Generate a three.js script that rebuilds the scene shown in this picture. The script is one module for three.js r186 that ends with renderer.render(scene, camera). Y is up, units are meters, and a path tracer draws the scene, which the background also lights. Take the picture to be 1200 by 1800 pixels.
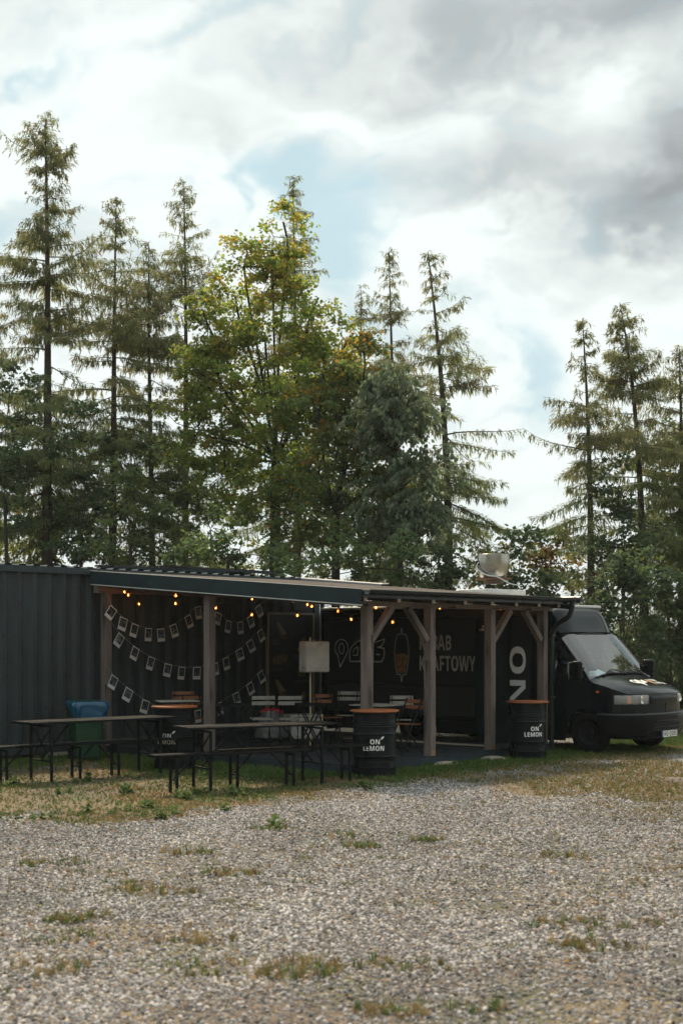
import * as THREE from 'three';
import { mergeGeometries } from 'three/addons/utils/BufferGeometryUtils.js';
import { RoundedBoxGeometry } from 'three/addons/geometries/RoundedBoxGeometry.js';

/* ---------- camera, sky, sun, exposure ---------- */
const EYE = 1.85, F = 2450, HZ = 1122;                       // eye height; focal length and horizon in pixels of a 1200 x 1800 frame
const scene = new THREE.Scene();
const camera = new THREE.PerspectiveCamera(2 * Math.atan(900 / F) * 180 / Math.PI, 1200 / 1800, 0.1, 900);
camera.position.set(0, EYE, 0);
camera.setViewOffset(1200, 1800, 0, 900 - HZ, 1200, 1800);   // a shifted lens keeps the posts upright
camera.focus = 21; camera.userData.fStop = 2.6;
const renderer = new THREE.WebGLRenderer({ antialias: true });
renderer.toneMapping = THREE.LinearToneMapping;
renderer.toneMappingExposure = 1.22;
renderer.shadowMap.enabled = true;

function rng(seed) { let a = seed >>> 0; return () => { a = (a + 0x6d2b79f5) | 0; let t = Math.imul(a ^ (a >>> 15), 1 | a); t = (t + Math.imul(t ^ (t >>> 7), 61 | t)) ^ t; return ((t ^ (t >>> 14)) >>> 0) / 4294967296; }; }
const lerp = (a, b, t) => a + (b - a) * t, clamp = (x, a = 0, b = 1) => Math.min(b, Math.max(a, x)), sstep = (a, b, x) => { x = clamp((x - a) / (b - a)); return x * x * (3 - 2 * x); };
const PERM = new Float32Array(4096); { const r = rng(77); for (let i = 0; i < 4096; i++) PERM[i] = r(); }
const hash3 = (x, y, z) => PERM[(Math.imul(x, 374761393) ^ Math.imul(y, 668265263) ^ Math.imul(z, 2147483647 - 1640531535)) >>> 7 & 4095];
function noise3(x, y, z) {
  const ix = Math.floor(x), iy = Math.floor(y), iz = Math.floor(z); x -= ix; y -= iy; z -= iz;
  const u = x * x * (3 - 2 * x), v = y * y * (3 - 2 * y), w = z * z * (3 - 2 * z);
  const a = lerp(lerp(hash3(ix, iy, iz), hash3(ix + 1, iy, iz), u), lerp(hash3(ix, iy + 1, iz), hash3(ix + 1, iy + 1, iz), u), v);
  const b = lerp(lerp(hash3(ix, iy, iz + 1), hash3(ix + 1, iy, iz + 1), u), lerp(hash3(ix, iy + 1, iz + 1), hash3(ix + 1, iy + 1, iz + 1), u), v);
  return lerp(a, b, w);
}
function fbm(x, y, z, o) { let s = 0, a = 0.5, t = 0; for (let i = 0; i < o; i++) { s += a * noise3(x, y, z); t += a; a *= 0.52; x = x * 2.03 + 11.3; y = y * 2.03 + 5.7; z = z * 2.03 + 3.1; } return s / t; }

{ // the sky: broken cumulus, with its blue gaps and grey bellies
  const W = 4096, H = 2048, data = new Float32Array(W * H * 4);
  const spot = (l) => l.map(([px, py, rx, ry, a]) => [(px - 600) / F, (HZ - py) / F, rx / F, ry / F, a]);
  const gaps = spot([[400, 285, 70, 30, .6], [690, 330, 50, 40, .6], [455, 315, 110, 42, 1], [560, 345, 110, 60, 1.0], [622, 430, 62, 75, 1], [90, 118, 42, 26, .7], [150, 195, 46, 26, .7], [925, 640, 70, 90, .9], [900, 850, 60, 60, .4], [10, 440, 70, 90, .8], [290, 262, 50, 16, .5], [720, 250, 70, 30, .35]]);
  const dark = spot([[1130, 30, 260, 90, .75], [1160, 370, 150, 95, .95], [890, 330, 150, 80, .55], [760, 50, 200, 70, .40], [660, 150, 130, 40, .28], [380, 205, 120, 30, .16], [1190, 250, 90, 140, .4], [930, 190, 60, 60, .2], [1000, 520, 240, 50, .2]]);
  const bright = spot([[300, 350, 130, 60, .5], [770, 440, 110, 90, .5], [250, 60, 200, 80, .4], [60, 300, 140, 60, .3], [820, 250, 100, 50, .3], [560, 230, 120, 35, .35], [1060, 200, 70, 60, .25]]);
  const sum = (l, a, e) => { let s = 0; for (const [x, y, rx, ry, k] of l) { const q = ((a - x) / rx) ** 2 + ((e - y) / ry) ** 2; if (q < 9) s += k * Math.exp(-q); } return s; };
  for (let j = 0; j < H; j++) {
    const el = ((j + .5) / H - .5) * Math.PI, cy = Math.cos(el), y = Math.sin(el);
    for (let i = 0; i < W; i++) {
      const ro = ((i + .5) / W - .5) * 2 * Math.PI, x = Math.cos(ro) * cy, z = Math.sin(ro) * cy, o = (j * W + i) * 4;
      let r = .8, g = .84, b = .84;
      if (y > -0.02) {
        let az = Math.atan2(x, -z), e2 = y / Math.max(.2, Math.hypot(x, z));
        const q = z < 0 && Math.abs(az) < .5 && e2 < .75, wx = fbm(x * 10 + 3, y * 16, z * 10, q ? 6 : 2) - .5, wy = fbm(x * 10 + 40, y * 16 + 9, z * 10, q ? 6 : 2) - .5;
        const big = fbm(x * 3.2 + wx * .5 + 7, y * 5 + wy * .5, z * 3.2, q ? 5 : 4), fine = fbm(x * 12 + wx * 2.4, y * 22 + wy * 2.4, z * 12 + 20, q ? 7 : 4), wisp = q ? fbm(x * 34 + wx * 7, y * 56 + wy * 7, z * 34, 6) : .5;
        az += wx * .12 + (wisp - .5) * .045; e2 += wy * .09 + (wisp - .5) * .03;
        const near = z < 0 && Math.abs(az) < .5 ? 1 : 0;
        const gp = near ? sum(gaps, az, e2) : 0, dk = near ? sum(dark, az, e2) : 0, br = near ? sum(bright, az, e2) : 0;
        const out = near ? 0 : 1;
        const hole = sstep(-.12, 1.15, gp * 1.0 + (fine - .5) * 1.7 + (wisp - .5) * 1.5 - .08 + (big - .56) * .4 + out * sstep(.50, .60, big) * .8);
        const thick = clamp(.07 + (.5 - big) * .6 + dk * .72 - br * .45 + (fine - .5) * .60 + (wisp - .5) * .26);
        const lum = .86 * lerp(1.0, .24, Math.pow(thick, .95));
        const tint = sstep(.1, .9, thick);
        r = lum * lerp(.925, .92, tint); g = lum * lerp(.995, .985, tint); b = lum * lerp(.975, 1.02, tint);
        const hz = sstep(.25, 0, y), R = lerp(.44, .55, hz), G = lerp(.61, .69, hz), B = lerp(.675, .71, hz);
        r = lerp(r, R, hole * .82); g = lerp(g, G, hole * .82); b = lerp(b, B, hole * .82);
        const low = sstep(.14, .0, y) * .6; r = lerp(r, .74, low); g = lerp(g, .785, low); b = lerp(b, .76, low);
      }
      data[o] = r; data[o + 1] = g; data[o + 2] = b; data[o + 3] = 1;
    }
  }
  const t = new THREE.DataTexture(data, W, H, THREE.RGBAFormat, THREE.FloatType);
  t.mapping = THREE.EquirectangularReflectionMapping; t.magFilter = t.minFilter = THREE.LinearFilter; t.needsUpdate = true;
  scene.background = t; scene.environment = t;
}
const sun = new THREE.DirectionalLight(0xffe8c8, 4.3);
{ const az = -14 * Math.PI / 180, el = 50 * Math.PI / 180; sun.position.set(Math.sin(az) * Math.cos(el) * 80, Math.sin(el) * 80, -18 - Math.cos(az) * Math.cos(el) * 80); }
sun.target.position.set(0, 0, -18); sun.shadow.radius = 11; sun.castShadow = true; sun.name = 'sun_light';
sun.shadow.mapSize.set(4096, 4096); Object.assign(sun.shadow.camera, { left: -30, right: 30, top: 30, bottom: -30, near: 1, far: 200 });
scene.add(sun, sun.target);

scene.fog = new THREE.FogExp2(0xf2fbf8, .0004);

/* ---------- places ---------- */
const TH = Math.atan2(.7524, .6587), CT = Math.cos(TH), ST = Math.sin(TH);
const D = (s, t, h = 0) => new THREE.Vector3(.109 + CT * s - ST * t, h, -(18.75 + ST * s + CT * t));      // deck frame: s along the eave, t in from it
const W = (px, py, z) => new THREE.Vector3((px - 600) / F * z, EYE + (HZ - py) / F * z, -z);
function onS(px, py, s) { const u = (px - 600) / F, t = (.109 + CT * s - u * (18.75 + ST * s)) / (ST + u * CT), z = 18.75 + ST * s + CT * t; return [s, t, EYE + (HZ - py) / F * z]; }
function onT(px, py, t) { const u = (px - 600) / F, s = (u * (18.75 + CT * t) - .109 + ST * t) / (CT - u * ST), z = 18.75 + ST * s + CT * t; return [s, t, EYE + (HZ - py) / F * z]; }

/* ---------- naming ---------- */
const used = new Map();
function numbered(n) { const k = used.get(n) ?? 0; used.set(n, k + 1); return k ? n + '_' + String(k).padStart(3, '0') : n; }
function tag(o, label, category, group, kind) { if (label) o.userData.label = label; if (category) o.userData.category = category; if (group) o.userData.group = group; if (kind) o.userData.kind = kind; return o; }
function thing(name, label, category, pos, turn = 0, group) { const o = new THREE.Group(); o.name = numbered(name); o.position.copy(pos); o.rotation.y = turn; scene.add(o); return tag(o, label, category, group); }
function shadow(m) { m.castShadow = m.receiveShadow = true; return m; }
function part(name, geo, mat, parent = scene) {
  if (Array.isArray(geo)) geo = merge(geo);
  const m = shadow(new THREE.Mesh(geo, mat)); m.name = parent === scene ? numbered(name) : name; parent.add(m); return m;
}
function copyOf(src, label, pos, turn, group) { const c = src.clone(); c.name = numbered(src.name.replace(/_\d{3}$/, '')); c.userData = { ...src.userData, label }; if (group) c.userData.group = group; if (pos) c.position.copy(pos); if (turn !== undefined) c.rotation.y = turn; scene.add(c); return c; }

/* ---------- geometry helpers ---------- */
function clean(g) { if (g.index) g = g.toNonIndexed(); for (const k of Object.keys(g.attributes)) if (!['position', 'normal', 'uv'].includes(k)) g.deleteAttribute(k); if (!g.attributes.uv) g.setAttribute('uv', new THREE.BufferAttribute(new Float32Array(g.attributes.position.count * 2), 2)); return g; }
function merge(list) { return list.length === 1 ? list[0] : mergeGeometries(list.map(clean)); }
const M4 = new THREE.Matrix4(), Q = new THREE.Quaternion(), E = new THREE.Euler(), V = (x, y, z) => new THREE.Vector3(x, y, z);
function place(g, x = 0, y = 0, z = 0, rx = 0, ry = 0, rz = 0) { return g.applyMatrix4(M4.compose(V(x, y, z), Q.setFromEuler(E.set(rx, ry, rz)), V(1, 1, 1))); }
let uvShift = 0;
function metreUV(g, w, h, d) { // u along the longest side, in metres
  const p = g.attributes.position, uv = new Float32Array(p.count * 2), L = w >= h && w >= d ? 0 : h >= d ? 1 : 2; uvShift = (uvShift + .37) % 5;
  for (let i = 0; i < p.count; i++) { const c = [p.getX(i), p.getY(i), p.getZ(i)]; uv[i * 2] = c[L] + uvShift; uv[i * 2 + 1] = c[(L + 1) % 3] + c[(L + 2) % 3] + uvShift * 1.7; }
  g.setAttribute('uv', new THREE.BufferAttribute(uv, 2)); return g;
}
function box(w, h, d, x, y, z, rx, ry, rz) { return place(metreUV(clean(new THREE.BoxGeometry(w, h, d)), w, h, d), x, y, z, rx, ry, rz); }
function rbox(w, h, d, r, x, y, z, rx, ry, rz) { return place(clean(new RoundedBoxGeometry(w, h, d, 3, r)), x, y, z, rx, ry, rz); }
function bar(a, b, r, r2 = r, seg = 6, open = false) { const d = b.clone().sub(a), l = d.length(), g = new THREE.CylinderGeometry(r2, r, l, seg, 1, open); g.applyQuaternion(new THREE.Quaternion().setFromUnitVectors(V(0, 1, 0), d.normalize())); g.translate((a.x + b.x) / 2, (a.y + b.y) / 2, (a.z + b.z) / 2); return clean(g); }
function strut(a, b, w, h) { // a square timber or flat bar from a to b
  const d = b.clone().sub(a), l = d.length(), g = metreUV(clean(new THREE.BoxGeometry(w, l, h)), w, l, h); const y = d.normalize(), x = Math.abs(y.y) > .98 ? V(1, 0, 0) : V(0, 1, 0).cross(y).normalize(), z = x.clone().cross(y).normalize(), xx = y.clone().cross(z);
  g.applyMatrix4(new THREE.Matrix4().makeBasis(xx, y, z)); g.translate((a.x + b.x) / 2, (a.y + b.y) / 2, (a.z + b.z) / 2); return g;
}
function tube(pts, r, n = 24, seg = 5) { return clean(new THREE.TubeGeometry(new THREE.CatmullRomCurve3(pts), n, r, seg)); }
function lathe(p, seg = 40) { return clean(new THREE.LatheGeometry(p.map(([r, y]) => new THREE.Vector2(r, y)), seg)); }
function grid(nu, nv, f, closed) { // a surface from f(u, v)
  const pos = [], uv = [], idx = [];
  for (let j = 0; j <= nv; j++) for (let i = 0; i <= nu; i++) { const p = f(i / nu, j / nv); pos.push(p.x, p.y, p.z); uv.push(p.u ?? i / nu, p.v ?? j / nv); }
  for (let j = 0; j < nv; j++) for (let i = 0; i < nu; i++) { const a = j * (nu + 1) + i, b = a + 1, c = a + nu + 1, d = c + 1; idx.push(a, b, d, a, d, c); }
  const g = new THREE.BufferGeometry(); g.setAttribute('position', new THREE.Float32BufferAttribute(pos, 3)); g.setAttribute('uv', new THREE.Float32BufferAttribute(uv, 2)); g.setIndex(idx); g.computeVertexNormals(); return g;
}

/* ---------- textures and materials ---------- */
function dataTex(w, h, f, srgb = false) { const d = new Uint8Array(w * h * 4); for (let j = 0; j < h; j++) for (let i = 0; i < w; i++) { const c = f(i, j), o = (j * w + i) * 4; d[o] = clamp(c[0]) * 255; d[o + 1] = clamp(c[1]) * 255; d[o + 2] = clamp(c[2]) * 255; d[o + 3] = 255; } const t = new THREE.DataTexture(d, w, h); t.magFilter = THREE.LinearFilter; t.minFilter = THREE.LinearMipmapLinearFilter; t.wrapS = t.wrapT = THREE.RepeatWrapping; if (srgb) t.colorSpace = THREE.SRGBColorSpace; t.needsUpdate = true; return t; }
function canvasTex(w, h, draw) { const c = document.createElement('canvas'); c.width = w; c.height = h; draw(c.getContext('2d'), w, h); const t = new THREE.CanvasTexture(c); t.colorSpace = THREE.SRGBColorSpace; t.magFilter = THREE.LinearFilter; return t; }
const enc = (x) => x <= .0031308 ? x * 12.92 : 1.055 * Math.pow(x, 1 / 2.4) - .055;
function tileNoise(x, y, n, s, o = 4) { // seamless over n
  let v = 0, a = .5, t = 0; for (let k = 0; k < o; k++) { const q = s << k, fx = x / n * q, fy = y / n * q, ix = Math.floor(fx), iy = Math.floor(fy), u0 = fx - ix, v0 = fy - iy, u = u0 * u0 * (3 - 2 * u0), w = v0 * v0 * (3 - 2 * v0), h = (i, j) => hash3(((i % q) + q) % q, ((j % q) + q) % q, s * 31 + k); v += a * lerp(lerp(h(ix, iy), h(ix + 1, iy), u), lerp(h(ix, iy + 1), h(ix + 1, iy + 1), u), w); t += a; a *= .5; } return v / t;
}
const wear = dataTex(256, 256, (i, j) => { const n = tileNoise(i, j, 256, 4, 5), m = tileNoise(i, j, 256, 32, 2), v = .78 + (n - .5) * .45 + (m - .5) * .2; return [v, v, v]; });
const rough = dataTex(256, 256, (i, j) => { const n = tileNoise(i, j, 256, 5, 5), v = .75 + (n - .5) * .7; return [v, v, v]; });
const fineBump = dataTex(256, 256, (i, j) => { const n = tileNoise(i, j, 256, 48, 2); return [n, n, n]; });
const grain = dataTex(512, 512, (i, j) => { // weathered timber: grain runs along u
  const w = tileNoise(i, j, 512, 4, 3) * 14, g = tileNoise(i * .12 % 512, (j + w) % 512, 512, 64, 3), f = tileNoise(i * .25 % 512, j, 512, 128, 2), b = tileNoise(i, j, 512, 3, 4), k = Math.pow(tileNoise(i * .5 % 512, j, 512, 8, 2), 6) * 3;
  const v = .62 + (g - .5) * .55 + (f - .5) * .25 + (b - .5) * .5 - k * .2; return [v * 1.03, v * .98, v * .95];
});
const shared = (t, rx, ry) => { const c = t.clone(); c.repeat.set(rx, ry); c.needsUpdate = true; return c; };
const streak = dataTex(512, 512, (i, j) => { const s = tileNoise(i, j * .06 % 512, 512, 24, 3), n = tileNoise(i, j, 512, 5, 5), sp = Math.pow(tileNoise(i, j, 512, 40, 2), 7) * 5, k = sstep(.6, .8, tileNoise(i, j * .12 % 512, 512, 12, 3)) * .4, v = .78 + (s - .5) * .22 + (n - .5) * .35 - sp * .12 + k * .16; return [v + k * .12 + sp * .1, v, v - k * .05]; });
const speck = dataTex(256, 256, (i, j) => { const v = .25 + PERM[(i * 7919 + j * 104729) & 4095] * .55 + (tileNoise(i, j, 256, 6, 4) - .5) * .5; return [v, v * .98, v * .96]; });
const wearM = shared(wear, .7, .7), roughM = shared(rough, 1.1, 1.1);
function partEach(name, list, m, parent) { return list.map((g) => part(name, g, m, parent)); }
function mat(r, g, b, o = {}) { const P = ['transmission', 'clearcoat', 'sheen', 'ior', 'specularIntensity', 'clearcoatRoughness', 'thickness'].some((k) => k in o) ? THREE.MeshPhysicalMaterial : THREE.MeshStandardMaterial; const m = new P({ roughness: .7, metalness: 0, ...o }); m.color.setRGB(r, g, b); return m; }
const worn = { map: wearM, roughnessMap: roughM };
const M = {
  container: mat(.050, .064, .068, { roughness: .6, specularIntensity: .28, map: shared(streak, .35, .33), roughnessMap: roughM }),
  containerTop: mat(.10, .115, .12, { roughness: .5, ...worn }),
  fascia: mat(.024, .037, .042, { roughness: .55, specularIntensity: .3, ...worn }),
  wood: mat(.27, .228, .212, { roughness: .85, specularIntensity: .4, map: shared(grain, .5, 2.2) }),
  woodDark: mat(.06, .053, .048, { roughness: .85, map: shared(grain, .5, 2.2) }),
  rafterEnd: mat(.55, .53, .49, { roughness: .8 }),
  deck: mat(.05, .063, .072, { roughness: .8, specularIntensity: .3, map: shared(grain, .5, 3) }),
  skirt: mat(.036, .050, .060, { roughness: .7, specularIntensity: .3, ...worn }),
  felt: mat(.20, .18, .165, { roughness: .95, specularIntensity: .2, bumpMap: shared(fineBump, 3, 3), bumpScale: .006, map: shared(speck, .6, .6) }),
  gutter: mat(.012, .016, .018, { roughness: .38, specularIntensity: .5, roughnessMap: roughM }),
  black: mat(.004, .007, .009, { roughness: .5, specularIntensity: .25, roughnessMap: roughM }),
  drum: mat(.005, .008, .010, { roughness: .38, specularIntensity: .35, roughnessMap: roughM, bumpMap: shared(wear, 2, 2), bumpScale: .001 }),
  vanPaint: mat(.003, .007, .009, { roughness: .24, specularIntensity: .5, roughnessMap: roughM }),
  vanTrim: mat(.003, .005, .007, { roughness: .40, specularIntensity: .28, roughnessMap: roughM }),
  tyre: mat(.005, .006, .007, { roughness: .9, specularIntensity: .2 }),
  hub: mat(.008, .009, .010, { roughness: .55, specularIntensity: .3 }),
  glass: mat(.72, .82, .85, { transmission: 1, roughness: .0, ior: 2.05, thickness: 0 }),
  sideGlass: mat(.45, .52, .55, { transmission: 1, roughness: .02, ior: 1.6, thickness: 0 }),
  lens: mat(.95, .95, .93, { transmission: .85, roughness: .06, ior: 1.5, thickness: 0 }),
  chrome: mat(.75, .75, .74, { roughness: .18, metalness: 1 }),
  alu: mat(.58, .57, .54, { roughness: .32, metalness: .95, roughnessMap: roughM }),
  whitePaint: mat(.70, .70, .66, { roughness: .55, map: wearM }),
  whitePlastic: mat(.70, .68, .62, { roughness: .45, map: wearM }),
  cream: mat(.62, .52, .34, { roughness: .6 }),
  orangeWood: mat(.52, .17, .045, { roughness: .5, map: shared(grain, .8, 3) }),
  chairBrown: mat(.42, .16, .06, { roughness: .6, map: shared(grain, .8, 4) }),
  chairWhite: mat(.66, .65, .60, { roughness: .6, map: shared(grain, .8, 4) }),
  benchTop: mat(.006, .008, .009, { roughness: .42, specularIntensity: .22, roughnessMap: roughM }),
  steelBlack: mat(.005, .008, .009, { roughness: .5, specularIntensity: .3 }),
  bin: mat(.010, .048, .022, { roughness: .5, roughnessMap: roughM }),
  bag: mat(.009, .085, .165, { roughness: .28, transmission: .2, thickness: 0 }),
  cable: mat(.012, .012, .012, { roughness: .6 }),
  cord: mat(.30, .28, .24, { roughness: .9 }),
  card: mat(.66, .66, .66, { roughness: .5 }),
  bark: mat(.085, .065, .048, { roughness: .95, map: shared(grain, 1, 1), bumpMap: shared(grain, 2, 2), bumpScale: .02 }),
  spruceBark: mat(.095, .072, .054, { roughness: .95, map: shared(grain, 1, 1) }),
  barkDark: mat(.05, .042, .033, { roughness: .95, map: shared(grain, 1, 1) }),
  leaf: mat(1, 1, 1, { roughness: .92, transmission: .74, thickness: 0, specularIntensity: .25, vertexColors: true, side: THREE.DoubleSide }),
  needle: mat(1, 1, 1, { roughness: .95, transmission: .64, thickness: 0, specularIntensity: .2, vertexColors: true, side: THREE.DoubleSide }),
  blade: mat(1, 1, 1, { roughness: .9, transmission: .35, thickness: 0, specularIntensity: .3, side: THREE.DoubleSide }),
  stone: mat(1, 1, 1, { roughness: .9 }),
  concrete: mat(.42, .36, .29, { roughness: .9, map: wearM }),
};

/* ---------- ground ---------- */
const EDGE = [[-14, 13], [-3.6, 13.6], [-2.2, 14.3], [-1, 15.6], [0, 17.0], [1.4, 16.9], [2.6, 16.1], [3.8, 15.2], [14, 14.5]];
function edgeZ(x) { for (let i = 1; i < EDGE.length; i++) if (x <= EDGE[i][0]) return lerp(EDGE[i - 1][1], EDGE[i][1], (x - EDGE[i - 1][0]) / (EDGE[i][0] - EDGE[i - 1][0])); return 14.5; }
function earth(x, z) { return sstep(-1.0, 1.0, z - edgeZ(x) + (fbm(x * .9, 0, z * .55, 3) - .5) * 3.2 + (fbm(x * 4, 3, z * 2, 2) - .5) * 1.2); }   // 0 gravel, 1 earth and grass; z is depth
const lane = (x, z) => { const c = x + .9 - (z - 10) * .10 + (fbm(z * .3, 1, 2, 2) - .5) * .8, k = Math.max(Math.exp(-(((c + .8) / .3) ** 2)), Math.exp(-(((c - .8) / .3) ** 2))); return 1 + .12 * k; };   // the wheel lanes are dustier
const patches = [[215, 1555], [240, 1565], [290, 1570], [150, 1612], [75, 1650], [95, 1705], [345, 1655], [385, 1705], [540, 1700], [410, 1538], [640, 1490], [600, 1470], [990, 1508], [712, 1700], [1020, 1662], [1075, 1668], [835, 1775], [560, 1705], [690, 1780], [95, 1520], [745, 1478], [480, 1458], [1010, 1630], [520, 1715], [330, 1500], [115, 1620]].map(([px, py]) => { const z = EYE * F / (py - HZ); return [(px - 600) / F * z, z]; });
{
  const N = 2048, X0 = -14, Z0 = 3, S = 28;
  const tex = dataTex(N, N, (i, j) => {
    const x = X0 + i / N * S, z = Z0 + (N - 1 - j) / N * S, e = earth(x, z);
    const n1 = fbm(x * 1.3, 1, z * 1.3, 4), sp = PERM[(i * 7919 + j * 104729) & 4095], sp2 = noise3(i * .35, j * .35, 5), d = fbm(x * .7 + 9, 2, z * .7, 3);
    const gv = .16 * lane(x, z) + (sp - .5) * .16 + (sp2 - .5) * .16 + (n1 - .5) * .12;
    const dirt = .085 + (sp - .5) * .07 + (sp2 - .5) * .09 + (n1 - .5) * .10;
    const dry = sstep(.42, .62, d), gr = sstep(.5, .7, fbm(x * 2.1, 7, z * 2.1, 3));
    let r = lerp(dirt * 1.3, .19 + (sp - .5) * .1, dry * .5), g = lerp(dirt * .98, .145 + (sp - .5) * .08, dry * .5), b = lerp(dirt * .68, .075, dry * .5);
    r = lerp(r, .07, gr * .6); g = lerp(g, .085, gr * .6); b = lerp(b, .035, gr * .6);
    const warm = sstep(.42, .66, fbm(x * .8, 14, z * .8, 3));
    return [enc(lerp(gv * lerp(1.03, 1.2, warm), r, e)), enc(lerp(gv * lerp(.985, .92, warm), g, e)), enc(lerp(gv * lerp(.97, .64, warm), b, e))];
  }, true);
  tex.wrapS = tex.wrapT = THREE.ClampToEdgeWrapping;
  const bump = shared(fineBump, 26, 26);
  const g = new THREE.PlaneGeometry(S, S, 1, 1); g.rotateX(-Math.PI / 2); g.translate(X0 + S / 2, 0, -(Z0 + S / 2));
  const y = part('yard', g, new THREE.MeshStandardMaterial({ map: tex, roughness: .95, bumpMap: bump, bumpScale: .015 })); tag(y, 'gravel yard running into worn earth and dry grass', 'yard', null, 'structure');
  const far = dataTex(512, 512, (i, j) => { const a = tileNoise(i, j, 512, 6, 5), b = tileNoise(i, j, 512, 60, 2), v = .09 + (a - .5) * .07 + (b - .5) * .07; return [enc(v * 1.1), enc(v), enc(v * .5)]; }, true); far.repeat.set(120, 120);
  const gg = new THREE.PlaneGeometry(900, 900); gg.rotateX(-Math.PI / 2); gg.translate(0, -.006, -200);
  tag(part('ground', gg, new THREE.MeshStandardMaterial({ map: far, roughness: .95 })), 'rough grassland around the gravel yard', 'ground', null, 'structure');
}
{ // loose gravel stones
  const r = rng(11), variants = [];
  for (let k = 0; k < 4; k++) { const g = new THREE.IcosahedronGeometry(1, k < 2 ? 0 : 0), p = g.attributes.position, rr = rng(50 + k), seen = new Map(); for (let i = 0; i < p.count; i++) { const key = [p.getX(i), p.getY(i), p.getZ(i)].map((q) => q.toFixed(3)).join(); if (!seen.has(key)) seen.set(key, .68 + rr() * .5); const s = seen.get(key); p.setXYZ(i, p.getX(i) * s * 1.15, p.getY(i) * s * .62, p.getZ(i) * s * .9); } g.computeVertexNormals(); variants.push(g); }
  const lists = variants.map(() => []);
  for (let n = 0; n < 520000; n++) {
    const z = Math.sqrt(lerp(5.2 * 5.2, 18.6 * 18.6, r())), x = (r() * 2 - 1) * (z * .262 + .9), e = earth(x, z), keep = r(), pick = Math.floor(r() * 4), size = r(), a = r(), b = r(), c = r(), tone = r(), tint = r(), hy = r();
    if (keep < e * .88 - .03 + (z > 10 ? .25 : 0)) continue;
    if (keep < .55 * sstep(.46, .68, fbm(x * .8, 14, z * .8, 3))) continue;
    lists[pick].push([x, z, .0062 + Math.pow(size, 2.6) * .0135, a, b, c, tone, tint, hy]);
  }
  lists.forEach((l, k) => {
    const im = new THREE.InstancedMesh(variants[k], M.stone, l.length), q = new THREE.Quaternion(), e = new THREE.Euler(), col = new THREE.Color();
    l.forEach(([x, z, s, a, b, c, tone, tint, hy], i) => {
      q.setFromEuler(e.set((a - .5) * 1.3, b * 6.28, (c - .5) * 1.3)); M4.compose(V(x, s * .25 * (hy * 1.4), -z), q, V(s, s, s)); im.setMatrixAt(i, M4);
      const v = .96 * (tone < .22 ? .06 + tone * .5 : .15 + Math.pow(tone, 2.4) * .42) * (.72 + fbm(x * .7, 50, z * .7, 3) * .56) * lane(x, z), w = tint < .08 ? .30 : tint < .22 ? .12 : .01; im.setColorAt(i, col.setRGB(v * (1.03 + w * .45), v * (.965 - w * .1), v * (.945 - w * .95)));
    });
    im.name = numbered('gravel'); tag(im, 'loose grey crushed stone covering the yard', 'gravel', null, 'stuff'); shadow(im); scene.add(im);
  });
}

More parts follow.
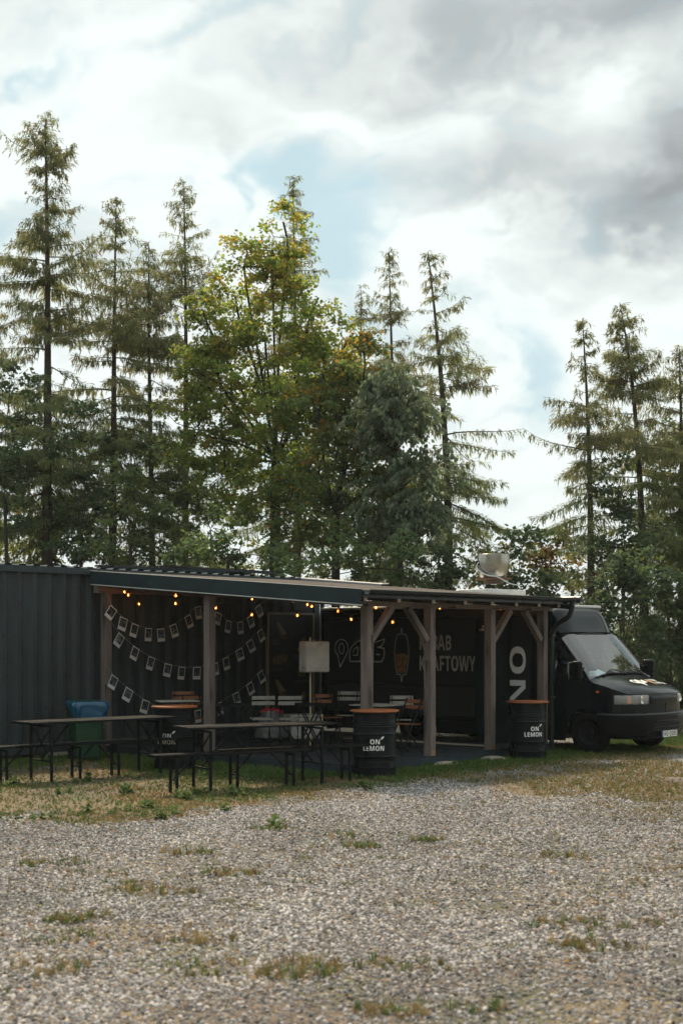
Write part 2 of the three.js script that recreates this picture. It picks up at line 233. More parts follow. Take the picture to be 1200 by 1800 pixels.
/* ---------- shipping container ---------- */
const CF = 5.35;                                             // t of its near wall
{
  const s0 = -6.9, s1 = 5.28, L = s1 - s0, H = 2.9, y0 = .08, Wd = 2.44;
  const c = thing('shipping_container', 'long dark grey corrugated shipping container behind the tables and the canopy', 'shipping container', D(s0, CF, 0), TH);
  const prof = [], P = .278; for (let x = .12; x < L - .12 - P; x += P) prof.push([x, 0], [x + .072, 0], [x + .125, -.046], [x + .215, -.046]); prof.push([L - .12, 0]);
  const wall = (flip) => { const g = grid(prof.length - 1, 1, (u, v) => { const i = Math.round(u * (prof.length - 1)), [x, d] = prof[i]; return { x, y: y0 + .15 + v * (H - .27), z: flip ? -Wd - d : d, u: x, v: v * H }; }); return g.toNonIndexed(); };
  const w1 = wall(false), w2 = wall(true); w1.computeVertexNormals(); w2.computeVertexNormals();
  part('side_wall', w1, M.container, c); part('side_wall', w2, M.container, c);
  partEach('bottom_rail', [box(L, .15, .07, L / 2, y0 + .075, .0), box(L, .15, .07, L / 2, y0 + .075, -Wd)], M.container, c);
  partEach('top_rail', [box(L, .10, .065, L / 2, y0 + H - .07, .005), box(L, .10, .065, L / 2, y0 + H - .07, -Wd)], M.container, c);
  for (const x of [.06, L - .06]) partEach('corner_post', [box(.15, H - .25, .15, x, y0 + H / 2, -.05), box(.15, H - .25, .15, x, y0 + H / 2, -Wd + .05)], M.container, c);
  for (const x of [0, L]) part('end_wall', box(.05, H - .25, Wd - .2, x + (x ? -.04 : .04), y0 + H / 2, -Wd / 2), M.container, c);
  for (const x of [.09, L - .09]) for (const z of [-.06, -Wd + .06]) for (const y of [y0 + .06, y0 + H - .055]) part('corner_casting', rbox(.18, .12, .17, .012, x, y, z), M.container, c);
  const n = Math.floor(L / .26), rp = []; for (let k = 0; k < n; k++) { const x = .1 + k * .26; rp.push([x, 0], [x + .10, .0], [x + .13, .034], [x + .23, .034]); } rp.push([L - .1, 0]);
  const rf = grid(rp.length - 1, 1, (u, v) => { const [x, h] = rp[Math.round(u * (rp.length - 1))]; return { x, y: y0 + H - .028 + h, z: .01 - v * Wd, u: x, v }; }).toNonIndexed(); rf.computeVertexNormals();
  part('roof', rf, M.containerTop, c);
  for (const x of [.3, 3.2, 6.1, 9, L - .3]) part('support_block', box(.4, .08, .3, x, .04, -.1), M.concrete, c);
  // old dark boards left lying on top
  const b = thing('board_pile', 'pile of weathered dark boards lying flat on the container roof', 'boards', D(1.1, CF + .7, y0 + H + .012), TH), r = rng(5);
  for (let k = 0; k < 13; k++) { const l = 2 + r() * 1.8; part('board', box(l, .028, .16, r() * 1.5 + 1.1, .02 + Math.floor(k / 4) * .031, -(k % 4) * .19 + (r() - .5) * .04, 0, (r() - .5) * .06, (r() - .5) * .012), k % 3 ? M.fascia : M.woodDark, b); }
}

/* ---------- deck ---------- */
{
  const d = thing('timber_deck', 'low grey boarded deck with a dark skirt under the canopy', 'deck', D(0, 0, 0), TH), S1 = 5.0, T1 = 5.28;
  partEach('deck_skirt', [box(S1, .118, .03, S1 / 2, .061, -.016), box(S1, .118, .03, S1 / 2, .061, -T1 + .02)], M.skirt, d);
  partEach('deck_skirt', [box(.03, .118, T1 - .07, .016, .061, -T1 / 2), box(.03, .118, T1 - .07, S1 - .016, .061, -T1 / 2)], M.skirt, d);
  const n = 36, w = S1 / n, kinds = [0, 1, 2].map((k) => box(w - .006, .025, T1, 0, .1335, -T1 / 2));
  for (let k = 0; k < n; k++) { const m = part('deck_board', kinds[k % 3], M.deck, d); m.position.set((k + .5) * w, ((k * 7) % 5) * .0006, 0); }
}

/* ---------- canopy ---------- */
const roofY = (t) => 2.475 + .0765 * (t + .337);
{
  const c = thing('timber_canopy', 'lean-to canopy of grey timber posts and dark fascia over the deck', 'canopy', D(0, 0, 0), TH);
  const P = .122, beamB = 2.292, beamH = .07;
  for (const s of [.46, 1.87, 3.38, 4.84]) { part('post', box(P, beamB - .146, P, s, .146 + (beamB - .146) / 2, -.085), M.wood, c); }
  part('post', box(P, 2.482 - .146, P, .07, .146 + (2.482 - .146) / 2, -2.8), M.wood, c);
  part('post', box(P, 2.56 - .02, P, .06, .02 + 2.54 / 2, -5.17), M.wood, c);
  for (const [s, m] of [[.46, 1], [1.87, -1], [3.38, 1], [4.84, -1]]) { const a = V(s + m * .075, beamB - .47, -.085), b = V(s + m * .53, beamB - .01, -.085); part('brace', strut(a, b, .085, .085), M.wood, c); }
  part('beam', box(5.2, beamH, .11, 2.45, beamB + beamH / 2, -.085), M.wood, c);                          // eave beam
  part('beam', box(5.15, .15, .10, 2.42, 2.64, -5.17), M.wood, c);                                       // wall beam
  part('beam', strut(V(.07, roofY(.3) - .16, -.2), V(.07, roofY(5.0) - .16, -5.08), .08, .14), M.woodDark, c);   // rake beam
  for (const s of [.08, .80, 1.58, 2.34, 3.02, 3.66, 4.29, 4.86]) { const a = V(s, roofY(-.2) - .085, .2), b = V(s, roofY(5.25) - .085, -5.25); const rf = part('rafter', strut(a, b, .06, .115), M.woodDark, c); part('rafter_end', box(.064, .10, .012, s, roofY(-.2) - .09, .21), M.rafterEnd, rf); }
  const slope = Math.atan(.0765), len = 5.62;
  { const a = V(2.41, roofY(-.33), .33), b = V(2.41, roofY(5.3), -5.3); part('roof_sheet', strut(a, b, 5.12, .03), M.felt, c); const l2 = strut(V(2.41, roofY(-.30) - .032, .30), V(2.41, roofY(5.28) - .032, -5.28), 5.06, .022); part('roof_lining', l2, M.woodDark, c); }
  part('fascia', strut(V(-.17, roofY(-.34) - .075, .34), V(-.17, roofY(5.26) - .09, -5.26), .035, .20), M.fascia, c);   // left rake
  part('fascia', strut(V(4.985, roofY(-.34) - .075, .34), V(4.985, roofY(5.26) - .09, -5.26), .03, .17), M.fascia, c);
  partEach('drip_edge', [strut(V(-.16, roofY(-.34) - .186, .34), V(-.16, roofY(5.26) - .20, -5.26), .05, .012), strut(V(-.175, roofY(-.34) + .03, .34), V(-.175, roofY(5.26) + .018, -5.26), .05, .008)], M.whitePaint, c);
  part('fascia', box(5.1, .10, .02, 2.41, roofY(-.337) - .035, .335), M.gutter, c);
  { const g = grid(10, 1, (u, v) => { const a = Math.PI * (1 + u); return { x: -.12 + v * 5.15, y: roofY(-.34) + .012 + Math.sin(a) * .055, z: .405 + Math.cos(a) * .058 }; }); part('gutter', [g, tube([V(-.12, roofY(-.34) + .014, .463), V(5.03, roofY(-.34) + .014, .463)], .008, 1, 6)], M.gutter, c).material.side = THREE.DoubleSide; }
  partEach('downpipe', [tube([V(4.93, roofY(-.34) - .03, .41), V(4.93, roofY(-.34) - .12, .41), V(4.935, 2.20, .34), V(4.94, 2.08, .13), V(4.945, 1.94, .03), V(4.945, 1.7, .02), V(4.945, .1, .02)], .042, 60, 10), ], M.gutter, c); partEach('pipe_clip', [1.9, .9].map((y) => box(.1, .03, .1, 4.945, y, .02)), M.gutter, c);
  for (const [s, z] of [[1.87, 0], [3.38, 0]]) part('bracket', box(.09, .08, .006, s, .19, -.02), mat(.30, .20, .10, { roughness: .5, metalness: .6 }), c);
  // a drainpipe lying on the far verge of the roof
  const dp = thing('drainpipe', 'grey plastic drainpipe lying along the far edge of the canopy roof', 'pipe', D(0, 0, 0), TH);
  const pa = onS(683, 1027.5, 4.8), pb = onS(520, 1016, 4.8);
  part('pipe', bar(V(4.8, pa[2] - .035, -pa[1]), V(4.8, pb[2] - .03, -pb[1]), .05, .05, 12), mat(.10, .115, .135, { roughness: .5 }), dp);
  part('coupling', bar(V(4.8, pa[2] - .035, -pa[1] + .03), V(4.8, pa[2] - .035, -pa[1] - .14), .06, .06, 12), M.black, dp);
  part('coupling', bar(V(4.8, pa[2] - .0, -pa[1] - 1.2), V(4.8, pa[2], -pa[1] - 1.32), .058, .058, 12), M.alu, dp);
}

/* ---------- prints ---------- */
const paper = (ctx, w, h, c) => { ctx.fillStyle = c; ctx.fillRect(0, 0, w, h); };
function condensed(ctx, text, x, y, capH, width) { ctx.save(); ctx.font = 'bold 100px sans-serif'; const m = ctx.measureText(text).width; ctx.translate(x, y); ctx.scale(width / m, capH / 72); ctx.fillText(text, 0, 0); ctx.restore(); }
function leafMark(ctx, x, y, s) { ctx.beginPath(); ctx.moveTo(x, y); ctx.quadraticCurveTo(x - s * .1, y - s * .75, x + s, y - s); ctx.quadraticCurveTo(x + s * .8, y - s * .1, x, y); ctx.fill(); }
const lemonTex = canvasTex(512, 320, (c, w, h) => { c.clearRect(0, 0, w, h); c.fillStyle = '#e9e9e4'; condensed(c, 'ON', 178, 150, 92, 200); leafMark(c, 388, 62, 62); condensed(c, 'LEMON', 40, 272, 92, 420); c.font = '28px sans-serif'; c.fillText("'", 470, 210); });
const lemon = new THREE.MeshStandardMaterial({ map: lemonTex, transparent: true, alphaTest: .4, roughness: .55, side: THREE.DoubleSide });

/* ---------- oil drums with wooden tops ---------- */
function makeDrum(label, pos, turn) {
  const d = thing('oil_drum', label, 'oil drum', pos, turn, 'black oil drums used as standing tables');
  const p = [[0, .008], [.27, .008], [.288, .0], [.292, .012], [.286, .03]]; for (const [y, k] of [[.14, .004], [.17, .004], [.20, .004], [.29, .012], [.585, .012], [.68, .004], [.71, .004], [.74, .004]]) p.push([.285, y - .014], [.285 + k * .8, y - .006], [.285 + k, y], [.285 + k * .8, y + .006], [.285, y + .014]);
  p.push([.285, .845], [.292, .852], [.292, .866], [.283, .87], [0, .866]);
  part('body', lathe(p, 56), M.drum, d);
  part('table_top', lathe([[0, .869], [.318, .869], [.326, .873], [.328, .884], [.324, .893], [.318, .896], [0, .897]], 56), M.orangeWood, d);
  const g = grid(24, 1, (u, v) => { const a = (u - .5) * 1.26; return { x: Math.sin(a) * .2885, y: .335 + v * .225, z: Math.cos(a) * .2885, u, v }; });
  part('lettering', g, lemon, d);
  return d;
}
{
  const away = (p) => Math.atan2(-p.x, -p.z);               // the lettering looks towards the yard
  const at1 = D(.127, -.33), at2 = D(3.69, -.39), at3 = W(307, 1351, 19.75); at3.y = 0;
  const d1 = makeDrum('black drum with round orange top at the front corner of the deck', at1, Math.atan2(-at1.x, -at1.z) - .03);
  copyOf(d1, 'black drum with round orange top near the van, before the lettered banner', at2, .22);
  copyOf(d1, 'black drum with round orange top behind the beer benches, left of the canopy', at3, -.32);
}

/* ---------- beer tables and benches ---------- */
function trestle(name, label, category, group, L, Wd, H, turnV, cx, cz) {
  const o = thing(name, label, category, V(cx, 0, -cz), turnV, group), i = L / 2 - .27, w = Wd / 2 - .02;
  part('table_top', rbox(L, .026, Wd, .008, 0, H - .013, 0), M.benchTop, o);
  for (const x of [-i, i]) {
    const inward = -Math.sign(x) * (H > .6 ? .42 : .26);
    for (const z of [-w, w]) part('leg', strut(V(x, 0, z), V(x, H - .045, z), .032, .026), M.steelBlack, o);
    partEach('cross_bar', [box(.025, .025, Wd - .05, x, H - .06, 0), box(.02, .02, Wd - .05, x, H * .34, 0)], M.steelBlack, o);
    partEach('cross_brace', H > .6 ? [strut(V(x - .004, H * .35, -w), V(x - .004, H - .07, w), .018, .008), strut(V(x + .006, H * .35, w), V(x + .006, H - .07, -w), .018, .008), strut(V(x, H * .36, 0), V(x + inward, H - .04, 0), .02, .02)] : [strut(V(x, H * .36, 0), V(x + inward, H - .04, 0), .018, .018)], M.steelBlack, o);
  }
  partEach('edge_strip', [box(.008, .034, Wd, -L / 2 + .002, H - .017, 0), box(.008, .034, Wd, L / 2 - .002, H - .017, 0)], M.steelBlack, o);
  return o;
}
const TG = 'black folding beer tables', BG = 'black folding beer benches';
trestle('beer_table', 'right-hand long black folding table before the deck, nearest the corner drum', 'table', TG, 2.06, .58, .775, .497, -1.04, 17.45);
trestle('beer_table', 'left-hand long black folding table in front of the green wheeled bin', 'table', TG, 2.2, .58, .775, .715, -3.27, 18.66);
trestle('beer_bench', 'nearest black bench, on the yard side of the right-hand table', 'bench', BG, 2.08, .25, .47, .487, -1.32, 17.0);
trestle('beer_bench', 'black bench between the right-hand table and the deck, reaching the corner drum', 'bench', BG, 2.14, .25, .47, .515, -.64, 17.72);
trestle('beer_bench', 'black bench at the left frame edge, on the yard side of the left table', 'bench', BG, 2.1, .25, .47, .607, -3.68, 18.3);
trestle('beer_bench', 'black bench between the left table and the green wheeled bin', 'bench', BG, 2.1, .25, .47, .715, -2.92, 18.97);

/* ---------- green wheeled bin with a blue bag ---------- */
{
  const p = W(153, 1325, 21.0); p.y = 0;
  const b = thing('wheelie_bin', 'green wheeled bin with a blue bag folded over its rim by the container', 'bin', p, .35);
  const sq = (w, d, y, e = .22) => (u) => { const a = u * 2 * Math.PI, c = Math.cos(a), s = Math.sin(a); return V(Math.sign(c) * Math.pow(Math.abs(c), e) * w, y, Math.sign(s) * Math.pow(Math.abs(s), e) * d); };
  const rings = [[.21, .25, .06], [.215, .26, .10], [.245, .29, .55], [.27, .32, .88], [.285, .345, .90], [.285, .345, .93]];
  part('body', grid(48, rings.length - 1, (u, v) => { const [w, d, y] = rings[Math.round(v * (rings.length - 1))]; return sq(w, d, y)(u); }).toNonIndexed(), M.bin, b); b.children[0].geometry.computeVertexNormals();
  part('lid', [rbox(.55, .62, .035, .015, 0, .63, -.40, .06), box(.5, .03, .06, 0, .93, -.36)], M.bin, b);
  part('bag', grid(72, 9, (u, v) => { const a = u * 2 * Math.PI, n = fbm(Math.cos(a) * 3, v * 2.2, Math.sin(a) * 3, 3) - .5, k = Math.sin(a * 13 + n * 14) * .010 + Math.sin(a * 29 + v * 9) * .005, w = (v - .25) / .75, f = v < .25 ? 1 - .10 * (1 - v / .25) : 1.05 + .13 * Math.sqrt(Math.min(1, w * 5)) - .10 * w * w + n * .16, y = .925 + (v < .25 ? (v / .25) * .025 : .025 - w * (.10 + .17 * Math.max(0, Math.sin(a)) ** .8) - Math.max(0, n) * .07), q = sq(.285 * f + k, .345 * f + k, y, .38)(u); return q; }), M.bag, b).material.side = THREE.DoubleSide;
  part('bag', grid(40, 6, (u, v) => { const n = fbm(u * 6, v * 3, 4, 3) - .5, q = sq(.27 * (1 - v * .9), .33 * (1 - v * .9), .93 + Math.sin(v * 1.5) * .02 + n * .05, .4)(u); return q; }), M.bin, b);
  b.scale.set(.88, .96, .88);
  for (const x of [-.24, .24]) { const w = part('wheel', place(lathe([[.03, -.025], [.085, -.025], [.10, -.015], [.10, .015], [.085, .025], [.03, .025]], 24), x, .10, -.27, 0, 0, Math.PI / 2), M.tyre, b); part('hub', place(clean(new THREE.CylinderGeometry(.035, .035, .06, 12)), x, .10, -.27, 0, 0, Math.PI / 2), M.black, w); }
}

/* ---------- garlands of instant photographs ---------- */
const photoTex = Array.from({ length: 8 }, (_, k) => canvasTex(48, 56, (c, w, h) => { const r = rng(300 + k); paper(c, w, h, ['#18222b', '#1d2526', '#152230', '#222a25', '#0e2a3c', '#17302f', '#2a2a2c', '#20201c'][k]); for (let n = 0; n < 16; n++) { c.fillStyle = ['#3a4a50', '#6f7a78', '#10181c', '#2f5a70', '#8a8f8c', '#4a4f3c', '#222', '#5b4a3d'][Math.floor(r() * 8)]; c.globalAlpha = .55; c.beginPath(); c.ellipse(r() * w, r() * h, 3 + r() * 10, 3 + r() * 12, r() * 3, 0, 7); c.fill(); } }));
const cardM = [M.card, mat(.58, .59, .60, { roughness: .4 }), mat(.70, .68, .63, { roughness: .5 })], photoMat = photoTex.map((t) => new THREE.MeshStandardMaterial({ map: t, roughness: .35 }));
{
  const T = 5.17 + .0, cardG = rbox(.155, .215, .004, .0018, 0, -.1075, 0), picG = place(clean(new THREE.PlaneGeometry(.128, .142)), 0, -.088, .0026);
  let n = 0;
  function garland(label, tPlane, ends, cards) {
    const g = thing('photo_garland', label, 'photo garland', D(0, 0, 0), TH, 'garlands of instant photographs on the container wall');
    const L = (px, py) => { const [s, t, h] = onT(px, py, tPlane); return V(s, h, -t); };
    const rc = rng(Math.round(ends[0][1])), all = [ends[0], ...cards.map(([x, y]) => [x, y - 9]), ends[1]].map(([x, y]) => L(x, y));
    part('cord', tube(all, .0035, 120, 4), M.cord, g);
    cards.forEach(([x, y], i) => { const a = all[i], b = all[i + 2], c = part('photo_card', cardG, cardM[n * 7 % 3], g); c.position.copy(all[i + 1]); c.position.z += .008; c.rotation.set(0, .35 * (rc() - .5), Math.atan2(b.y - a.y, b.x - a.x) * .82 + (rc() - .5) * .16, 'ZYX'); c.rotation.x = (rc() - .5) * .2; part('picture', picG, photoMat[n % 8], c); n++; });
  }
  const tp = 5.09;
  garland('top garland of small photographs, hung from the left canopy post in two swags', tp, [[187, 1040], [464, 1058]], [[200, 1077], [218, 1095], [238, 1106], [261, 1113], [282, 1114], [303, 1107], [329, 1091], [347, 1075], [384, 1086], [402, 1100], [421, 1102], [438, 1092], [452, 1074]]);
  garland('middle garland of small photographs in one long swag across the container wall', tp, [[187, 1082], [466, 1100]], [[214, 1125], [239.5, 1147], [267, 1164], [296, 1176], [320, 1181], [346, 1181], [376, 1175], [396, 1165], [419, 1150], [437, 1135], [455.5, 1117]]);
  garland('lowest garland of small photographs, dipping behind the drum with orange top', tp, [[184, 1166], [466, 1176]], [[202, 1198], [228, 1220], [257, 1240], [288, 1256], [318, 1262], [347, 1257], [384, 1244], [413, 1227], [437, 1210], [456, 1190]]);
}

/* ---------- string lights ---------- */
const filament = new THREE.MeshStandardMaterial({ color: 0xffd9a0, emissive: 0xffc070, emissiveIntensity: 26, roughness: .5 });
const bulbGlass = mat(1, .70, .38, { transmission: .92, roughness: .04, ior: 1.35, thickness: 0 });  // amber tint paints in the orange halo around the filament
{
  const glassG = lathe([[.0, -.098], [.012, -.096], [.022, -.086], [.0265, -.070], [.024, -.054], [.016, -.038], [.012, -.03]], 14), socketG = lathe([[0, .0], [.013, .0], [.015, -.008], [.0145, -.03], [.012, -.034], [0, -.034]], 10), filG = new THREE.SphereGeometry(.0062, 10, 8); filG.scale(1, 2.0, 1); filG.translate(0, -.068, 0);
  function strand(label, list, sag) { // list of [px, py, s] of the bulbs
    const g = thing('string_lights', label, 'string lights', D(0, 0, 0), TH, 'warm string lights under the canopy');
    const at = list.map(([px, py, s]) => { const [, t, h] = onS(px, py, s); return V(s, h + .068, -t); }), pts = [];
    at.forEach((p, i) => { pts.push(p.clone().add(V(0, .008, 0))); const q = at[i + 1]; if (q) { const m = p.clone().lerp(q, .5); m.y += sag === 'up' ? Math.min(.10, p.distanceTo(q) * .12) : -p.distanceTo(q) * .03; m.y = Math.min(m.y, roofY(-m.z) - .16); pts.push(m); } });
    part('cable', tube(pts, .0045, pts.length * 8, 5), M.cable, g);
    at.forEach((p) => { const b = part('bulb', glassG, bulbGlass, g); b.position.copy(p); b.rotation.z = Math.sin(p.x * 91) * .22; b.rotation.x = Math.cos(p.x * 57) * .22; part('socket', socketG, M.black, b); part('filament', filG, filament, b); const l = new THREE.PointLight(0xffa550, .008); l.name = 'bulb_light'; l.position.set(0, -.068, 0); l.castShadow = true; b.add(l); });
  }
  strand('string of warm bulbs along the left sloping edge of the canopy', [[179, 1032, .14], [217, 1041, .16], [227, 1046, .2], [309, 1047, .14], [334, 1041, .12], [380, 1041, .13], [468, 1049, .13], [577, 1056, .13]], 'down');
  strand('string of warm bulbs sagging lowest across the middle of the canopy', [[243, 1062, .7], [309, 1061, .9], [381, 1069, 1.1], [444, 1081, 1.3], [521, 1082, 1.4], [617, 1089, 1.5], [690, 1094, 1.5]], 'up');
  strand('short string of warm bulbs high beneath the back of the canopy', [[444, 1053, 2], [517, 1056, 2], [541, 1063, 2], [549, 1066, 2], [595, 1074, 2.0]], 'down');
  const eave = []; for (const [px, py] of [[661, 1068], [772, 1069], [819, 1068], [855, 1078], [881, 1070]]) { const u = (px - 600) / F, s = (u * (18.75 + CT * .2) - .109 + ST * .2) / (CT - u * ST); eave.push([px, py, s]); }
  strand('string of warm bulbs behind the eave beam between the braces', eave, 'down');
}

/* ---------- things on the deck ---------- */
const DY = .147;
{ // menu board on the container wall
  const s0 = 3.79, s1 = 5.04, t = 5.26, w = s1 - s0, h0 = .35, h1 = 2.32, h = h1 - h0;
  const b = thing('menu_board', 'tall dark menu board with pale frame and pictures of wraps on the container wall', 'menu board', D((s0 + s1) / 2, t, 0), TH);
  const tex = canvasTex(640, 1024, (c, W0, H0) => {
    paper(c, W0, H0, '#0c1214'); c.strokeStyle = '#27343a'; c.lineWidth = 4;
    const L = [[30, 50, 270, 250], [30, 325, 270, 250], [30, 600, 270, 260], [340, 40, 270, 130], [340, 180, 270, 250], [340, 450, 270, 240], [340, 720, 270, 240]]; for (const q of L) c.strokeRect(...q);
    const wrap = (x, y, a, l, r0, r1) => { c.save(); c.translate(x, y); c.rotate(a); const g = c.createLinearGradient(0, -r1, 0, r1); g.addColorStop(0, '#8f8468'); g.addColorStop(.5, '#766a4d'); g.addColorStop(1, '#50452f'); c.fillStyle = g; c.beginPath(); c.moveTo(-l / 2, -r0); c.lineTo(l / 2, -r1); c.lineTo(l / 2, r1); c.lineTo(-l / 2, r0); c.quadraticCurveTo(-l / 2 - r0, 0, -l / 2, -r0); c.fill(); c.fillStyle = '#3d2013'; c.beginPath(); c.ellipse(l / 2, 0, r1 * .55, r1, 0, 0, 7); c.fill(); for (let k = 0; k < 26; k++) { c.fillStyle = ['#6b3a1e', '#40571f', '#7d6a3a', '#5e2018'][k % 4]; c.beginPath(); c.arc(l / 2 + Math.sin(k * 5.1) * r1 * .4, Math.cos(k * 3.3) * r1 * .75, 4 + k % 4, 0, 7); c.fill(); } c.restore(); };
    wrap(180, 150, .95, 170, 18, 46); wrap(160, 720, .95, 170, 22, 50); wrap(480, 300, -.85, 150, 16, 34); wrap(480, 850, -.9, 150, 16, 34);
    c.save(); c.translate(165, 440); c.rotate(-.16); c.fillStyle = '#5e4024'; c.beginPath(); c.ellipse(0, 0, 115, 48, 0, 0, 7); c.fill(); for (let k = 0; k < 60; k++) { c.fillStyle = ['#7a4a22', '#3c4a20', '#7f6c40', '#4a2012'][k % 4]; c.beginPath(); c.arc(Math.sin(k * 7.7) * 95, Math.cos(k * 4.1) * 30, 9, 0, 7); c.fill(); } c.restore();
    c.fillStyle = '#454a40'; c.beginPath(); c.arc(480, 560, 70, 0, 7); c.fill(); c.fillStyle = '#2b2a1c'; c.beginPath(); c.arc(480, 560, 58, 0, 7); c.fill(); for (let k = 0; k < 40; k++) { c.fillStyle = ['#5a3a1e', '#3b4a22', '#6d5f40'][k % 3]; c.beginPath(); c.arc(480 + Math.sin(k * 7.7) * 45, 560 + Math.cos(k * 4.1) * 45, 8, 0, 7); c.fill(); }
    c.fillStyle = '#5f6866'; condensed(c, 'LAWASZ', 50, 262, 22, 100); condensed(c, 'KEBAB', 50, 292, 20, 100); condensed(c, 'KEBAB BUŁKA', 46, 552, 22, 160); condensed(c, 'KEBAB NA TALERZU', 380, 672, 22, 215); condensed(c, 'BOX', 365, 420, 22, 60); condensed(c, 'KEBAB ROLL', 46, 845, 22, 140);
  });
  const pn = place(clean(new THREE.PlaneGeometry(w - .09, h - .09)), 0, (h0 + h1) / 2, .017); part('back_panel', box(w - .06, h - .06, .02, 0, (h0 + h1) / 2, 0), M.black, b); part('poster', pn, new THREE.MeshStandardMaterial({ map: tex, roughness: .45 }), b);
  for (const x of [-w / 2 + .02, w / 2 - .02]) part('frame_stile', box(.042, h, .05, x, (h0 + h1) / 2, .01), mat(.42, .36, .24, { roughness: .7, map: shared(grain, .6, 3) }), b);
  for (const y of [h0 + .02, h1 - .02]) part('frame_rail', box(w - .086, .04, .046, 0, y, .01), mat(.22, .20, .15, { roughness: .7 }), b);
}
{ // white cabinet on a pole
  const p = D(1.95, 2.5, DY), b = thing('pole_cabinet', 'white cabinet with rounded corners on a thin cream pole on the deck', 'cabinet', p, .45);
  part('pole', [bar(V(0, .02, 0), V(0, 1.72, 0), .014, .014, 10)], M.cream, b);
  part('base', lathe([[0, 0], [.16, 0], [.17, .008], [.165, .016], [.03, .028], [0, .03]], 28), M.steelBlack, b);
  part('body', rbox(.40, .485, .26, .03, .03, 1.415, .06), M.whitePlastic, b); part('door', rbox(.395, .475, .04, .018, .03, 1.415, .205), M.whitePlastic, b);
  part('lock', place(clean(new THREE.CylinderGeometry(.010, .010, .012, 12)), .07, 1.61, .228, Math.PI / 2), M.black, b);
  const tex = canvasTex(128, 64, (c, w, h) => { c.clearRect(0, 0, w, h); c.fillStyle = '#b0302c'; c.fillRect(10, 12, 100, 16); c.fillStyle = '#c05a50'; c.fillRect(18, 40, 84, 8); });
  part('label', place(clean(new THREE.PlaneGeometry(.11, .055)), -.172, 1.245, .10, 0, -Math.PI / 2), new THREE.MeshStandardMaterial({ map: tex, transparent: true, roughness: .6 }), b);
  for (const x of [-.03, .05]) part('knob', place(clean(new THREE.CylinderGeometry(.008, .008, .03, 8)), x, 1.668, .03), M.alu, b);
}
{ // upright lettered banner by the van
  const b = thing('banner_stand', 'tall dark banner with huge white sideways letters standing beside the van', 'banner', D(4.78, .52, DY), TH - Math.PI / 2);
  const tex = canvasTex(256, 1024, (c, w, h) => { paper(c, w, h, '#0d1214'); c.fillStyle = '#dcdedb'; c.save(); c.translate(48, 225); c.rotate(Math.PI / 2); condensed(c, 'ON LEMON', 0, 0, 168, 1900); c.restore(); });
  part('panel', box(.50, 2.05, .025, 0, 1.05, 0), M.black, b); part('print', place(clean(new THREE.PlaneGeometry(.47, 2.0)), 0, 1.05, .0145), new THREE.MeshStandardMaterial({ map: tex, roughness: .6 }), b); part('foot', [box(.5, .03, .34, 0, .015, 0)], M.steelBlack, b);
}
{ // bottle fridge
  const b = thing('bottle_fridge', 'tall black fridge behind the posts, with small white lettering at the top', 'fridge', D(4.55, .86, DY), TH - Math.PI / 2);
  part('body', rbox(.40, 1.98, .40, .015, 0, 1.0, 0), M.black, b); part('door', rbox(.39, 1.6, .03, .01, 0, .95, .215), mat(.008, .014, .017, { roughness: .2, specularIntensity: .5 }), b); part('handle', bar(V(.15, .7, .245), V(.15, 1.3, .245), .010), M.black, b);
  part('lettering', place(clean(new THREE.PlaneGeometry(.22, .13)), -.03, 1.87, .203), lemon, b);
}
function makeChair(label, wood, p, turn, k = 1) {
  const c = thing('folding_chair', label, 'chair', p, turn, 'slatted folding chairs on the deck'), w = .31;
  for (const [y, z] of [[.70, -.205], [.785, -.225]]) part('slat', rbox(w + .05, .058, .013, .005, 0, y * k, z, -.18), wood, c);
  for (let i = 0; i < 5; i++) part('slat', rbox(w, .014, .055, .005, 0, .445 * k + i * .003, -.155 + i * .075), wood, c);
  for (const x of [-w / 2 + .01, w / 2 - .01]) {
    part('frame_bar', strut(V(x, 0, .24), V(x, .83 * k, -.225), .010, .022), M.steelBlack, c);
    part('frame_bar', strut(V(x * .92, 0, -.26), V(x * .92, .435 * k, .17), .010, .022), M.steelBlack, c);
  }
  partEach('stretcher', [bar(V(-w / 2, .1, .18), V(w / 2, .1, .18), .006), bar(V(-w / 2, .1, -.20), V(w / 2, .1, -.20), .006)], M.steelBlack, c);
  return c;
}
function deckAt(px, z) { const p = W(px, 1122, z); p.y = DY; return p; }
makeChair('white slatted chair left of its twin, its back to the yard', M.chairWhite, deckAt(459, 21.7), Math.PI + .22);
makeChair('white slatted chair right of its twin, left of the cream pole', M.chairWhite, deckAt(508, 21.7), Math.PI + .10);
makeChair('white slatted chair behind the brown one, left of the corner post', M.chairWhite, deckAt(608, 22.3), -.2, 1.04);
makeChair('dark brown slatted chair in shade between the cream pole and the corner post', M.chairBrown, deckAt(578, 22.0), .5);
makeChair('white slatted chair behind the brown one, right of the corner post', M.chairWhite, deckAt(704, 21.4), -.1, 1.0);
makeChair('brown slatted chair right of the corner drum, by the front edge of the deck', M.chairBrown, deckAt(711, 20.5), -.75, .98);
makeChair('brown slatted chair behind the drum left of the canopy, near the left wall', M.chairBrown, deckAt(322, 22.5), .1, 1.03);
makeChair('brown slatted chair half hidden by the middle left post', M.chairBrown, deckAt(345, 22.1), .5, .96);
